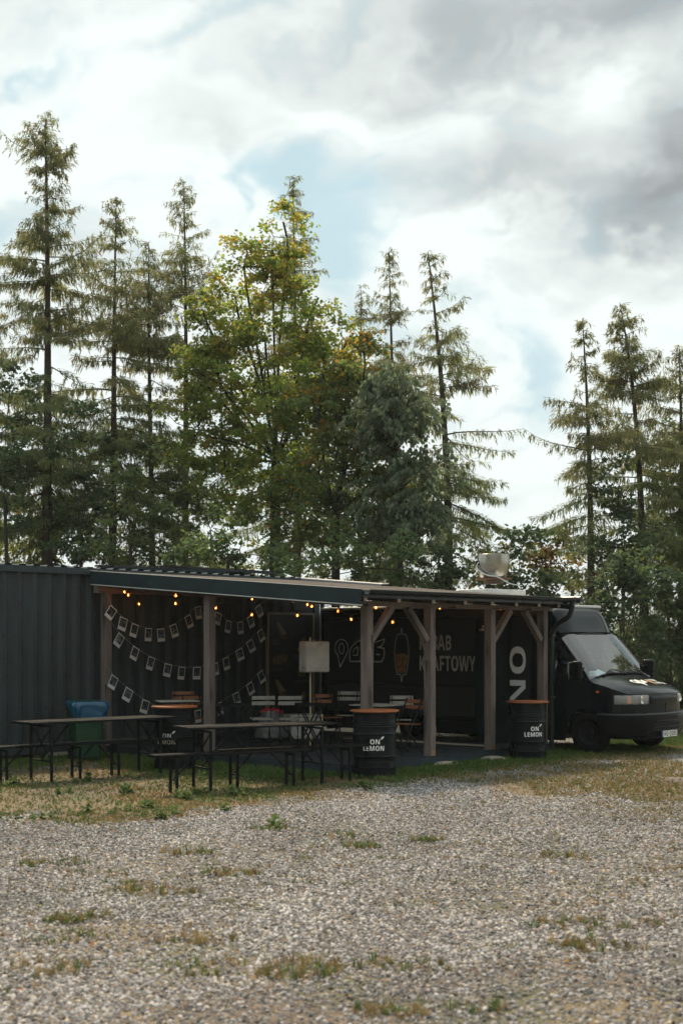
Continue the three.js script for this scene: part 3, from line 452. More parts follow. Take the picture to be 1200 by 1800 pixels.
function bistro(label, wood, p, turn, w = .6, d = .6, h = .72) {
  const t = thing('bistro_table', label, 'table', p, turn, 'folding bistro tables on the deck'), n = 7;
  for (let i = 0; i < n; i++) part('slat', rbox(w, .016, d / n - .012, .004, 0, h - .008, (i + .5) * d / n - d / 2), wood, t);
  partEach('rim', [box(w, .02, .012, 0, h - .028, -d / 2 + .01), box(w, .02, .012, 0, h - .028, d / 2 - .01), box(.012, .02, d - .04, -w / 2 + .02, h - .028, 0), box(.012, .02, d - .04, w / 2 - .02, h - .028, 0)], M.steelBlack, t);
  for (const z of [-d / 2 + .05, d / 2 - .05]) { part('leg', strut(V(-w / 2 + .04, 0, z), V(w / 2 - .06, h - .04, z * .96), .012, .022), M.steelBlack, t); part('leg', strut(V(w / 2 - .04, 0, z * .9), V(-w / 2 + .06, h - .04, z * .88), .012, .022), M.steelBlack, t); }
  return t;
}
bistro('white slatted table behind the corner post and its drum', M.chairWhite, deckAt(664, 20.75), TH, .62, .62);
bistro('small dark table by the cream pole, right of the two white chairs', M.steelBlack, deckAt(545, 21.1), .15, .42, .5);
bistro('small dark table right of the middle left post', M.steelBlack, deckAt(404, 20.95), .2, .56, .5);
bistro('pale slatted table behind the drum left of the canopy', M.chairWhite, deckAt(312, 21.6), .3, .62, .5, .74);
{ const b = thing('storage_box', 'low white plastic storage box against the far wall', 'box', deckAt(531, 23.6), TH - .5); part('body', rbox(.52, .36, .36, .02, 0, .19, 0), M.whitePlastic, b); part('lid', rbox(.55, .05, .39, .02, 0, .395, 0), M.whitePlastic, b); }
{ // sack with a red cloth
  const p = deckAt(478, 23.2), b = thing('sack', 'half-full pale sack behind the white chairs', 'sack', p, .3);
  part('body', grid(36, 14, (u, v) => { const a = u * 6.2832, n = fbm(Math.cos(a) * 2 + 5, v * 3, Math.sin(a) * 2, 4) - .5, r = (v < .02 ? .02 : .26 - .1 * v * v) * (1 + n * .5); return V(Math.cos(a) * r, v * .5 + n * .03, Math.sin(a) * r * .8); }), mat(.16, .17, .165, { roughness: .35, map: wearM }), b);
  const q = thing('red_cloth', 'crumpled red cloth lying on the pale sack', 'cloth', p.clone().add(V(.0, .46, .03)), 0);
  part('cloth', grid(30, 14, (u, v) => { const a = u * 6.2832, n = fbm(Math.cos(a) * 2 + 2, v * 2, Math.sin(a) * 2, 4) - .5, r = .15 * Math.sin(v * Math.PI * .52) * (1 + n * 1.3); return V(Math.cos(a) * r * 1.1, .07 * Math.cos(v * Math.PI * .52) + n * .08, Math.sin(a) * r * .6); }), mat(.42, .025, .03, { roughness: .8 }), q);
}
{ // stones at the deck edge
  const r = rng(9); for (const [s, t, w, lab] of [[1.95, -.17, .16, 'pale flat stone under the deck edge below the second post'], [3.15, -.14, .17, 'pale flat stone at the deck edge, left of the drum by the van']]) { const g = new THREE.IcosahedronGeometry(1, 2), p = g.attributes.position; for (let i = 0; i < p.count; i++) { const k = .8 + fbm(p.getX(i) * 1.5 + s, p.getY(i) * 1.5, p.getZ(i) * 1.5, 3) * .45; p.setXYZ(i, p.getX(i) * w * k * 1.2, p.getY(i) * .05 * k, p.getZ(i) * w * .7 * k); } g.computeVertexNormals(); const m = part('stone', g, M.concrete); m.position.copy(D(s, t, .025)); tag(m, lab, 'stone', 'stones at the deck edge'); m.userData.group = undefined; delete m.userData.group; }
}

/* ---------- the food van ---------- */
{
  const v = thing('food_van', 'matt black food van with tall body, its front facing the right of the yard', 'van', D(6.1, -.60, 0), TH);
  // plan of the nose: half width at forward distance z
  const plan = [[1.0, -1], [1.0, .1], [.99, .30], [.965, .44], [.91, .56], [.80, .66], [.64, .735], [.45, .785], [.25, .815], [0, .828]];
  const halfW = (z) => { for (let i = 1; i < plan.length; i++) if (z <= plan[i][1]) { const [x0, a] = plan[i - 1], [x1, b] = plan[i]; return lerp(x0, x1, (z - a) / (b - a)); } return 0; };
  const planCurve = new THREE.CatmullRomCurve3([...plan.slice(1).map(([x, z]) => V(x, 0, z)), ...plan.slice(1, -1).reverse().map(([x, z]) => V(-x, 0, z))].reverse(), false, 'catmullrom', .5);   // from left (-x) round to right
  const top = [[-.98, 1.985], [-.60, 1.965], [-.545, 1.925], [0.02, 1.285], [.08, 1.245], [.3, 1.19], [.55, 1.105], [.70, 1.035], [.76, .995], [.80, .96], [.82, .93], [.828, .90]];
  const topY = (z) => { for (let i = 1; i < top.length; i++) if (z <= top[i][0]) { const [a, p] = top[i - 1], [b, q] = top[i]; return lerp(p, q, (z - a) / (b - a)); } return .9; };
  const zs = [-.98, -.92, -.86, -.80, -.72, -.64, -.60, -.545, -.47, -.40, -.34, -.27, -.2, -.13, -.06, .02, .08, .15, .22, .30, .38, .44, .5, .56, .61, .66, .70, .735, .76, .785, .80, .815, .824, .8275];
  const WR = .335, AR = .41, yb = (z) => { const q = AR * AR - z * z; return Math.max(.26, q > 0 ? WR + Math.sqrt(q) * .98 : 0); };
  const side = [0, .10, .20, .32, .44, .56, .66, .74, .82, .88, .93, .965, 1];                                  // rows up one side
  function P(z, k) { // k from 0 (right sill) over the top to n (left sill): right is +x
    const n = side.length, w = halfW(z), T = topY(z), B = Math.min(yb(z), T - .05), cab = T > 1.3;
    const tumble = (y) => w - Math.max(0, y - 1.14) * .11;
    const sh = cab ? (z > -.55 ? .075 : .12) : .10;                                                                  // shoulder rounding
    if (k < n) { const y = B + (T - sh - B) * side[k]; return V(tumble(y), y, z); }
    const m = 12, j = k - n; // across the top
    if (j <= m) { const u = j / m * 2 - 1, w0 = tumble(T - sh), x = -u * w0 * .985, r = Math.pow(Math.abs(u), cab ? (z > -.55 ? 8 : 5) : 3.2); return V(x, T - sh * r * .96, z); }
    const y = B + (T - sh - B) * side[n - 1 - (j - m - 1)]; return V(-tumble(y), y, z);
  }
  const rows = side.length * 2 + 13, cols = zs.length, buckets = { body: [], windscreen: [], door_window: [] };
  const quadOf = (i, k) => {
    const z = (zs[i] + zs[i + 1]) / 2, T = topY(z), n = side.length;
    const mid = P(z, k).add(P(z, k + 1)).multiplyScalar(.5);
    if (z > -.545 && z < .02 && k >= n + 0 && k < n + 12) return 'windscreen';
    const sideK = k < n - 1 || k > n + 12;
    if (sideK && z > -.90 && z < -.06 && mid.y > 1.21 && mid.y < T - .16 && mid.y < 1.24 - (z - .06) * 1.15) return 'door_window';
    return 'body';
  };
  for (let i = 0; i < cols - 1; i++) for (let k = 0; k < rows - 1; k++) { const a = P(zs[i], k), b = P(zs[i + 1], k), c = P(zs[i + 1], k + 1), d = P(zs[i], k + 1); buckets[quadOf(i, k)].push(a, b, c, a, c, d); }
  const soup = (l) => { const g = new THREE.BufferGeometry(), f = new Float32Array(l.length * 3), uv = new Float32Array(l.length * 2); l.forEach((p, i) => { p.toArray(f, i * 3); uv[i * 2] = p.z; uv[i * 2 + 1] = p.y + p.x; }); g.setAttribute('position', new THREE.BufferAttribute(f, 3)); g.setAttribute('uv', new THREE.BufferAttribute(uv, 2)); return g; };
  const smooth = (g, deg) => { // shared normals where faces meet at less than deg
    g.computeVertexNormals(); const p = g.attributes.position, nn = g.attributes.normal, map = new Map(), c = Math.cos(deg * Math.PI / 180), out = new Float32Array(p.count * 3), key = (i) => Math.round(p.getX(i) * 2000) + ',' + Math.round(p.getY(i) * 2000) + ',' + Math.round(p.getZ(i) * 2000);
    for (let i = 0; i < p.count; i++) { const k = key(i); if (!map.has(k)) map.set(k, []); map.get(k).push(i); }
    const a = V(0, 0, 0), b = V(0, 0, 0), s = V(0, 0, 0); for (const l of map.values()) for (const i of l) { a.fromBufferAttribute(nn, i); s.set(0, 0, 0); for (const j of l) { b.fromBufferAttribute(nn, j); if (a.dot(b) > c) s.add(b); } s.normalize().toArray(out, i * 3); } g.setAttribute('normal', new THREE.BufferAttribute(out, 3)); return g; };
  const bodyM = M.vanPaint.clone(); bodyM.side = THREE.DoubleSide;
  part('body', smooth(soup(buckets.body), 42), bodyM, v);
  part('windscreen', smooth(soup(buckets.windscreen), 50), M.glass, v).material.side = THREE.DoubleSide;
  part('door_window', smooth(soup(buckets.door_window), 30), M.sideGlass, v).material.side = THREE.DoubleSide;
  // cab inside
  part('cab_interior', [box(1.72, .05, 1.0, 0, .62, -.45), box(1.7, 1.25, .03, 0, 1.25, -.93)], M.black, v);
  part('dashboard', [rbox(1.66, .16, .42, .05, 0, 1.14, -.12), box(1.6, .5, .1, 0, .85, -.2)], M.vanTrim, v);
  for (const x of [-.45, .45]) { const st = part('seat', [rbox(.5, .16, .48, .06, x, .78, -.5), rbox(.48, .66, .14, .06, x, 1.16, -.78, .12)], M.vanTrim, v); part('headrest', rbox(.26, .18, .10, .04, x, 1.58, -.82), M.vanTrim, st); }
  part('steering_wheel', place(clean(new THREE.TorusGeometry(.19, .016, 8, 28)), -.45, 1.18, -.38, -.9), M.black, v);
  partEach('dashboard_paper', [rbox(.15, .09, .10, .02, -.70, 1.275, -.10, 0, .3), box(.30, .004, .19, -.40, 1.27, -.13, .45, .3, .1), box(.26, .004, .17, -.05, 1.235, -.09, .15, -.2, 0)], mat(.75, .76, .74, { roughness: .8 }), v);
  // windscreen surround, wipers
  const wsP = (x, z, up = .012) => V(x, topY(z) + up * .7 - .12 * Math.pow(Math.abs(x / .9), 5) * .9, z + up * .7);
  part('windscreen_seal', [tube([wsP(-.82, .03), wsP(-.5, .035), wsP(0, .04), wsP(.5, .035), wsP(.82, .03)], .014, 24, 5), tube([wsP(-.74, -.55, .004), wsP(0, -.55, .006), wsP(.74, -.55, .004)], .016, 16, 5)], M.vanTrim, v);
  for (const [x0, x1] of [[.05, .72], [-.62, .0]]) part('wiper', [tube([wsP(x0 + .02, .05, .02), wsP((x0 + x1) / 2, -.012, .024), wsP(x1, .02, .022)], .009, 14, 5), strut(wsP(x0 - .02, .055, .02), wsP((x0 + x1) / 2, -.005, .035), .012, .012)], M.black, v);
  // roof fairing
  { const f = [[-.545, 1.955, .80], [-.60, 2.06, .815], [-.66, 2.20, .80], [-.71, 2.30, .765], [-.76, 2.345, .71], [-.84, 2.36, .66], [-1.0, 2.365, .66]];
    const g = grid(24, f.length - 1, (u, w) => { const [z, y, x] = f[Math.round(w * (f.length - 1))], a = u * 2 - 1; return { x: a * x, y: y - Math.pow(Math.abs(a), 8) * .03, z: z - Math.pow(Math.abs(a), 6) * .10, u, v: w }; });
    const sd = (m) => grid(f.length - 1, 3, (u, w) => { const [z, y, x] = f[Math.round(u * (f.length - 1))], b = 1.95 - (u * .0); return { x: m * lerp(x, .83, w), y: lerp(y - .03, b, w), z: Math.min(z - .10, z) - (u < .5 ? 0 : 0), u, v: w }; });
    const side2 = (m) => { const q = []; for (let i = 0; i < f.length - 1; i++) { const [z0, y0, x0] = f[i], [z1, y1, x1] = f[i + 1]; const a = V(m * x0, y0 - .03, z0 - .1), b = V(m * x1, y1 - .03, z1 - .1), c = V(m * .85, 1.94, z1 - .16), d = V(m * .85, 1.94, z0 - .12); q.push(a, b, c, a, c, d); } return soup(q); };
    const all = [clean(g), ...[1, -1].map((m) => { const s = side2(m); s.computeVertexNormals(); return s; })]; const mm = part('roof_fairing', all, bodyM, v); }
  // tall body behind the cab
  const B0 = -.955, B1 = -5.72, BL = B0 - B1, HT = 2.38;
  part('cargo_body', rbox(2.02, HT - .42, BL, .05, 0, .42 + (HT - .42) / 2, (B0 + B1) / 2), M.vanPaint, v);
  part('cargo_roof', rbox(2.03, .05, BL + .01, .02, 0, HT + .012, (B0 + B1) / 2), M.whitePaint, v);
  part('chassis', [box(1.5, .12, 5.6, 0, .36, -2.9), box(.5, .26, .9, .4, .3, -1.9)], M.black, v);
  // side hatch with printed lettering, facing the deck (-x side)
  {
    const z0 = -1.86, z1 = -5.62, w = z0 - z1, h0 = 1.05, h1 = 2.18, h = h1 - h0, X = -1.0135, pxm = 2048 / w;
    const tex = canvasTex(2048, Math.round(2048 * h / w), (c, W0, H0) => {
      paper(c, W0, H0, '#0f1518'); const X_ = (t) => (5.02 - t) * pxm, Y_ = (y) => (h1 - y) * pxm;   // t along the deck, y height
      c.strokeStyle = c.fillStyle = '#d2d8d2'; c.lineJoin = 'round'; c.lineWidth = 12;
      const cap = .262 * pxm, wd = 1.22 * pxm; condensed(c, 'KRAFTOWY', X_(2.79), Y_(1.29), cap, wd); condensed(c, 'KEBAB', X_(2.79), Y_(1.645), cap, wd * .59);
      // outlined house lettering
      const bub = (pts, hole) => { c.beginPath(); pts.forEach(([x, y], i) => i ? c.lineTo(x, y) : c.moveTo(x, y)); c.closePath(); c.stroke(); };
      const ox = X_(4.73), oy = Y_(1.56), u = pxm * .0093; const S = (x, y) => [ox + x * u, oy - y * u];
      c.beginPath(); c.arc(...S(16, 12), 17 * u, Math.PI * .86, Math.PI * 2.16); c.lineTo(...S(27, -4)); c.lineTo(...S(12, -26)); c.lineTo(...S(7, -3)); c.closePath(); c.stroke(); c.beginPath(); c.ellipse(...S(16, 11), 6.5 * u, 10 * u, 0, 0, 7); c.stroke();
      c.beginPath(); c.moveTo(...S(38, -14)); c.lineTo(...S(37, 4)); c.quadraticCurveTo(...S(42, 22), ...S(68, 28)); c.lineTo(...S(66, -14)); c.closePath(); c.stroke(); c.beginPath(); c.moveTo(...S(45, -2)); c.lineTo(...S(58, -2)); c.lineTo(...S(58, 14)); c.quadraticCurveTo(...S(48, 12), ...S(46, 3)); c.stroke();
      c.beginPath(); c.moveTo(...S(70, -22)); c.lineTo(...S(72, 28)); c.lineTo(...S(92, 20)); c.quadraticCurveTo(...S(98, 8), ...S(94, -14)); c.lineTo(...S(74, -14)); c.stroke();
      c.beginPath(); c.moveTo(...S(126, 30)); c.quadraticCurveTo(...S(122, 14), ...S(108, 14)); c.lineTo(...S(124, 12)); c.quadraticCurveTo(...S(128, -4), ...S(118, -14)); c.lineTo(...S(98, -14)); c.lineTo(...S(98, 22)); c.lineTo(...S(126, 30)); c.stroke(); c.beginPath(); c.moveTo(...S(104, 0)); c.lineTo(...S(114, 0)); c.stroke();
      // emblem: a skewered oval with a moustached face
      const ex = X_(3.17), ey = Y_(1.565); c.lineWidth = 7; const e = (x, y) => [ex + x * u, ey - y * u];
      c.beginPath(); [[-7, 38], [-2, 38], [0, 50], [2, 38], [7, 38]].forEach(([x, y], i) => c[i ? 'lineTo' : 'moveTo'](...e(x * 1.4, y))); c.quadraticCurveTo(...e(24, 10), ...e(11, -38)); c.lineTo(...e(3, -38)); c.lineTo(...e(0, -52)); c.lineTo(...e(-3, -38)); c.lineTo(...e(-11, -38)); c.quadraticCurveTo(...e(-24, 10), ...e(-9.8, 38)); c.stroke();
      c.fillStyle = '#a9804c'; c.beginPath(); c.moveTo(...e(-15, -1)); c.quadraticCurveTo(...e(0, 5), ...e(15, -1)); c.lineTo(...e(9.5, -35)); c.lineTo(...e(-9.5, -35)); c.closePath(); c.fill();
      c.strokeStyle = '#14191b'; c.lineWidth = 6; for (const m of [-1, 1]) { c.beginPath(); c.arc(...e(m * 6.5, -9.5), 3.6 * u, Math.PI * 1.15, Math.PI * 1.9); c.stroke(); c.beginPath(); c.arc(...e(m * 6.2, -10.5), 1.3 * u, 0, 7); c.fillStyle = '#14191b'; c.fill(); c.beginPath(); c.moveTo(...e(0, -24)); c.quadraticCurveTo(...e(m * 5, -20), ...e(m * 7, -25)); c.quadraticCurveTo(...e(m * 10, -27), ...e(m * 11, -22)); c.stroke(); } c.beginPath(); c.moveTo(...e(1.5, -8)); c.lineTo(...e(2, -18)); c.lineTo(...e(-2, -19)); c.stroke(); c.beginPath(); c.arc(...e(0, -29), 3 * u, .3, 2.8); c.stroke();
    });
    const pr = place(clean(new THREE.PlaneGeometry(w, h)), X - .0195, (h0 + h1) / 2, (z0 + z1) / 2, 0, -Math.PI / 2);
    const hatch = part('service_hatch', rbox(.03, h + .03, w + .03, .008, X - .002, (h0 + h1) / 2, (z0 + z1) / 2), M.vanTrim, v);
    part('lettering', pr, new THREE.MeshStandardMaterial({ map: tex, roughness: .6 }), hatch);
    part('hatch_seam', [box(.012, .014, w, X - .018, h0 - .03, (z0 + z1) / 2), box(.012, .02, w, X - .018, h1 + .035, (z0 + z1) / 2)], M.gutter, v);
    part('counter_panel', rbox(.02, .52, w * .96, .006, X - .001, .78, (z0 + z1) / 2), mat(.022, .028, .026, { roughness: .7, bumpMap: shared(fineBump, 2, 2), bumpScale: .004 }), v);
  }
  // bumper
  const bandP = (u, y, off) => { const p = planCurve.getPointAt(u), t = planCurve.getTangentAt(u), n = V(t.z, 0, -t.x); if (n.z < 0 && Math.abs(n.z) > Math.abs(n.x)) n.negate(); if (Math.abs(n.x) >= Math.abs(n.z) && n.x * p.x < 0) n.negate(); return V(p.x + n.x * off, y, p.z + n.z * off); };
  const band = (u0, u1, prof, n = 60) => { const g = grid(n, prof.length - 1, (a, b) => { const [y, o] = prof[Math.round(b * (prof.length - 1))], p = bandP(lerp(u0, u1, a), y, o); p.u = a * 2; p.v = y; return p; }); return clean(g); };
  const trim2 = M.vanTrim.clone(); trim2.side = THREE.DoubleSide; trim2.specularIntensity = .16; trim2.color.setRGB(.003, .004, .005);
  part('bumper', [band(.035, .965, [[.665, -.01], [.672, .028], [.655, .048], [.60, .052], [.57, .056], [.46, .056], [.36, .05], [.30, .035], [.27, .01], [.265, -.04]])], trim2, v);
  part('bumper_strip', band(.03, .97, [[.66, .05], [.652, .058], [.640, .052]]), mat(.06, .065, .07, { roughness: .4 }), v);
  const dark = mat(.003, .003, .004, { roughness: .95 });
  part('bumper_grille', [band(.39, .61, [[.605, .0545], [.603, .058], [.548, .0595], [.546, .055]], 30), band(.355, .645, [[.50, .0565], [.498, .0595], [.452, .0595], [.45, .056]], 36), band(.355, .645, [[.435, .0565], [.433, .0595], [.392, .0585], [.39, .052]], 36)], dark, v);
  part('grille_bar', [band(.385, .615, [[.545, .057], [.54, .066], [.532, .057]], 24), band(.35, .65, [[.447, .057], [.443, .066], [.437, .057]], 30), band(.35, .65, [[.388, .052], [.383, .064], [.376, .052]], 30)], M.gutter, v);
  // nose between the lamps, lamps
  part('nose_panel', band(.355, .645, [[.93, .0], [.925, .012], [.82, .012], [.815, .0]], 24), bodyM, v);
  for (const m of [0, 1]) {
    const U = (u) => m ? 1 - u : u, u0 = .12, u1 = .335, prof = [[.953, -.02], [.950, .004], [.93, .012], [.88, .014], [.835, .010], [.815, .002], [.81, -.02]];
    const h = part('headlight', band(U(u0), U(u1), prof, 20), M.lens.clone(), v); h.material.side = THREE.DoubleSide;
    part('reflector', band(U(u0 + .004), U(u1 - .004), [[.95, -.0015], [.93, -.0005], [.88, .002], [.83, .0005], [.808, -.0015]], 20), mat(.26, .255, .24, { roughness: .28, metalness: .7, bumpMap: shared(fineBump, 20, 1), bumpScale: .008 }), h);
    part('indicator', band(U(.19), U(.215), [[.94, .0035], [.88, .0055], [.82, .0035]], 8), mat(.55, .27, .14, { roughness: .3 }), h);
    const lp = bandP(U(.285), .875, .008); part('lamp', place(lathe([[.0, -.004], [.02, -.003], [.045, .002], [.058, .006], [.060, .004], [.05, 0]], 24), lp.x, lp.y, lp.z, Math.PI / 2, 0, 0), M.chrome, h);
  }
  part('hood_seam', [band(.20, .80, [[.972, .001], [.966, .006], [.960, .001]], 50)], M.black, v);
  // door lines, repeater, handles
  for (const m of [-1, 1]) {
    part('door_seam', [tube([V(m * 1.0, .42, -.02), V(m * 1.0, .8, -.03), V(m * 1.0, 1.13, -.05), V(m * .975, 1.32, -.12), V(m * .92, 1.78, -.52)], .006, 40, 4), tube([V(m * 1.0, .36, -.90), V(m * 1.0, 1.14, -.91), V(m * .92, 1.85, -.91)], .006, 20, 4)], dark, v);
    part('side_repeater', rbox(.014, .03, .055, .006, m * .998, 1.0, .17), mat(.85, .16, .03, { roughness: .25 }), v);
    part('door_handle', rbox(.03, .035, .16, .012, m * .99, 1.05, -.78), M.black, v);
    part('wheel_arch', tube(Array.from({ length: 17 }, (_, i) => { const a = Math.PI * (i / 16) * 1.06 - .09; return V(m * .998, WR + Math.sin(a) * .412, Math.cos(a) * .412); }), .018, 40, 6), M.vanTrim, v);
    part('side_moulding', rbox(.02, .06, .5, .008, m * 1.0, .665, -.66), M.vanTrim, v);
    const mir = part('mirror', [rbox(.10, .32, .20, .045, m * (m > 0 ? 1.12 : 1.17), 1.33, -.10, 0, m * .25), strut(V(m * .93, 1.26, -.10), V(m * 1.12, 1.24, -.09), .045, .05), strut(V(m * .93, 1.36, -.12), V(m * 1.12, 1.40, -.10), .03, .03)], M.vanTrim, v);
    part('mirror_glass', rbox(.006, .27, .15, .003, m * 1.15, 1.33, -.205, 0, Math.PI / 2 + m * .2), M.chrome, mir);
  }
  for (const z of [0, -3.55]) for (const m of [-1, 1]) {
    const w = part('wheel', place(lathe([[.19, -.095], [.27, -.1], [.315, -.085], [.333, -.05], [.335, 0], [.333, .05], [.315, .085], [.27, .1], [.19, .095], [.19, -.095]], 44), m * .905, WR, z, 0, 0, -m * Math.PI / 2), M.tyre, v);
    part('rim', place(lathe([[0, .05], [.05, .062], [.06, .05], [.10, .03], [.15, .055], [.185, .075], [.20, .09], [.197, .06], [.19, -.05]], 32), m * .905, WR, z, 0, 0, -m * Math.PI / 2), M.hub, w);
    for (let k = 0; k < 5; k++) { const a = k * 1.2566; part('wheel_bolt', place(clean(new THREE.CylinderGeometry(.012, .012, .03, 6)), m * .96, WR + Math.cos(a) * .075, z + Math.sin(a) * .075, 0, 0, Math.PI / 2), M.chrome, w); }
  }
  part('inner_arch', [box(1.5, .5, 1.0, 0, .75, 0.0), box(.05, .75, 1.0, -.72, .7, 0), box(.05, .75, 1.0, .72, .7, 0)], M.black, v);
  part('underbody', box(1.5, .1, .5, 0, .34, .42), M.black, v);
  partEach('added_side_skirt', [-1, 1].flatMap((m) => [box(.04, .24, 1.95, m * .975, .33, -2.06), box(.04, .24, 1.65, m * .975, .33, -4.85), box(.04, .12, .5, m * .96, .26, -.70)]), M.vanTrim, v);  // added dark panels, blocking the sunlit ground that showed beneath the van
  part('added_rear_skirt', box(1.9, .3, .04, 0, .32, -5.6), M.vanTrim, v); part('fuel_tank', rbox(1.2, .3, 1.5, .05, .1, .28, -1.9), M.black, v);  // rear skirt added too, shutting out light under the van
  // number plate
  { const tex = canvasTex(256, 64, (c, w, h) => { paper(c, w, h, '#dddcd2'); c.fillStyle = '#1f4c86'; c.fillRect(0, 0, 24, h); c.fillStyle = '#1b1c1c'; condensed(c, 'W2·QEBS', 34, 52, 42, 210); c.strokeStyle = '#222'; c.lineWidth = 3; c.strokeRect(1, 1, w - 2, h - 2); });
    const y = .325, g = part('number_plate', rbox(.52, .115, .012, .004, 0, y, .893), M.black, v); part('plate_face', place(clean(new THREE.PlaneGeometry(.51, .108)), 0, y, .9005), new THREE.MeshStandardMaterial({ map: tex, roughness: .5 }), g); }
  // decals on the bonnet
  { const tex = canvasTex(512, 256, (c, w, h) => { c.clearRect(0, 0, w, h); c.fillStyle = '#d8dad6'; c.strokeStyle = '#d8dad6'; c.lineJoin = 'round'; c.lineWidth = 10;
      c.beginPath(); c.moveTo(20, 80); c.quadraticCurveTo(60, 30, 110, 70); c.lineTo(130, 40); c.lineTo(170, 90); c.lineTo(215, 60); c.lineTo(235, 130); c.lineTo(150, 150); c.lineTo(120, 215); c.lineTo(95, 150); c.quadraticCurveTo(30, 150, 20, 80); c.fill(); c.fillStyle = '#1a2023'; c.beginPath(); c.ellipse(65, 95, 18, 24, 0, 0, 7); c.fill(); c.beginPath(); c.ellipse(150, 110, 16, 12, .4, 0, 7); c.fill();
      c.fillStyle = '#b78b5a'; c.beginPath(); c.moveTo(262, 60); c.lineTo(312, 60); c.lineTo(300, 170); c.lineTo(287, 205); c.lineTo(274, 170); c.fill(); c.fillStyle = '#d8dad6'; condensed(c, 'KEBAB', 330, 100, 52, 100); condensed(c, 'KRAFTOWY', 330, 175, 52, 165); });
    const g = grid(14, 8, (u, w) => { const x = lerp(-.40, .66, u), z = lerp(.66, .26, w), T = topY(z), r = Math.pow(Math.abs(x / .93), 3.2); return { x, y: T - .10 * r * .96 + .004, z: z + .002, u, v: w }; });
    part('bonnet_decal', g, new THREE.MeshStandardMaterial({ map: tex, transparent: true, alphaTest: .3, roughness: .5, side: THREE.DoubleSide }), v); }
  // things on its roof
  const q = D(6.1, 1.93, HT + .037), e = thing('exhaust_fan', 'silver bowl-shaped exhaust fan standing on boards on the van roof', 'exhaust fan', q, 0);
  part('housing', lathe([[.215, .16], [.225, .15], [.245, .18], [.272, .30], [.285, .42], [.286, .545], [.292, .55], [.290, .556], [.276, .554], [.27, .42], [.24, .22], [.0, .20]], 40), M.alu, e).material.side = THREE.DoubleSide;
  part('neck', lathe([[.0, .04], [.17, .04], [.15, .09], [.17, .14], [.225, .155], [0, .16]], 28), mat(.16, .10, .07, { roughness: .8, map: wearM }), e);
  for (const [z, w] of [[-.16, .58], [.16, .62]]) part('board', box(w, .028, .10, 0, .125, z, 0, .04), mat(.28, .15, .09, { roughness: .85, map: shared(grain, .6, 3) }), e);
  part('cable', tube([V(-.27, .42, .1), V(-.31, .33, .14), V(-.18, .20, .28), V(.05, .14, .34), V(.25, .03, .38), V(.45, -.01, .45)], .011, 30, 6), M.whitePaint, e); part('junction_box', rbox(.07, .08, .05, .01, -.285, .40, .08), M.black, e);
  const k = thing('roof_plinth', 'low white box under the exhaust fan on the van roof', 'roof box', D(6.1, 2.05, HT + .037), TH); part('casing', rbox(1.05, .29, .72, .02, 0, .145, .1), M.whitePaint, k);
  e.position.y += .355;
  const aw = thing('awning_cassette', 'rolled dark awning along the roof edge above the van cab', 'awning', D(5.3, .45, HT + .04), TH); part('roller', [bar(V(0, .06, -1.1), V(0, .06, .80), .05, .05, 12)], M.gutter, aw); partEach('bracket', [box(.03, .08, .05, 0, .03, -.1), box(.03, .08, .05, 0, .03, .3)], M.whitePaint, aw);
}

/* ---------- trees ---------- */
class Leaves { // faces with a colour each
  constructor() { this.p = []; this.c = []; }
  tri(a, b, c, k) { this.p.push(a[0], a[1], a[2], b[0], b[1], b[2], c[0], c[1], c[2]); for (let i = 0; i < 3; i++) this.c.push(k[0], k[1], k[2]); }
  quad(a, b, c, d, k) { this.tri(a, b, c, k); this.tri(a, c, d, k); }
  leaf(x, y, z, s, yaw, pitch, roll, k) { // a folded leaf: two halves on a midrib
    const cy = Math.cos(yaw), sy = Math.sin(yaw), cp = Math.cos(pitch), sp = Math.sin(pitch), dx = cy * cp, dy = sp, dz = sy * cp, cr = Math.cos(roll), sr = Math.sin(roll);
    let ax = -sy * cr - cy * sp * sr, ay = cp * sr, az = cy * cr - sy * sp * sr; const nx = dy * az - dz * ay, ny = dz * ax - dx * az, nz = dx * ay - dy * ax, w = s * .42, f = s * .13;
    const o = [x, y, z], m = [x + dx * s, y + dy * s, z + dz * s], l = [x + dx * s * .45 + ax * w + nx * f, y + dy * s * .45 + ay * w + ny * f, z + dz * s * .45 + az * w + nz * f], r = [x + dx * s * .45 - ax * w + nx * f, y + dy * s * .45 - ay * w + ny * f, z + dz * s * .45 - az * w + nz * f];
    this.tri(o, l, m, k); this.tri(o, m, r, k);
  }
  build(name, m, parent) { const g = new THREE.BufferGeometry(); g.setAttribute('position', new THREE.Float32BufferAttribute(this.p, 3)); g.setAttribute('color', new THREE.Float32BufferAttribute(this.c, 3)); g.computeVertexNormals(); return part(name, g, m, parent); }
}
const shade = (k, v) => [k[0] * v, k[1] * v, k[2] * v];
const mix = (a, b, t) => [lerp(a[0], b[0], t), lerp(a[1], b[1], t), lerp(a[2], b[2], t)];
const curve = (l, q) => { for (let i = 1; i < l.length; i++) if (q <= l[i][0]) return lerp(l[i - 1][1], l[i][1], (q - l[i - 1][0]) / (l[i][0] - l[i - 1][0])); return l[l.length - 1][1]; };
const SP = 'tall spruces behind the container';
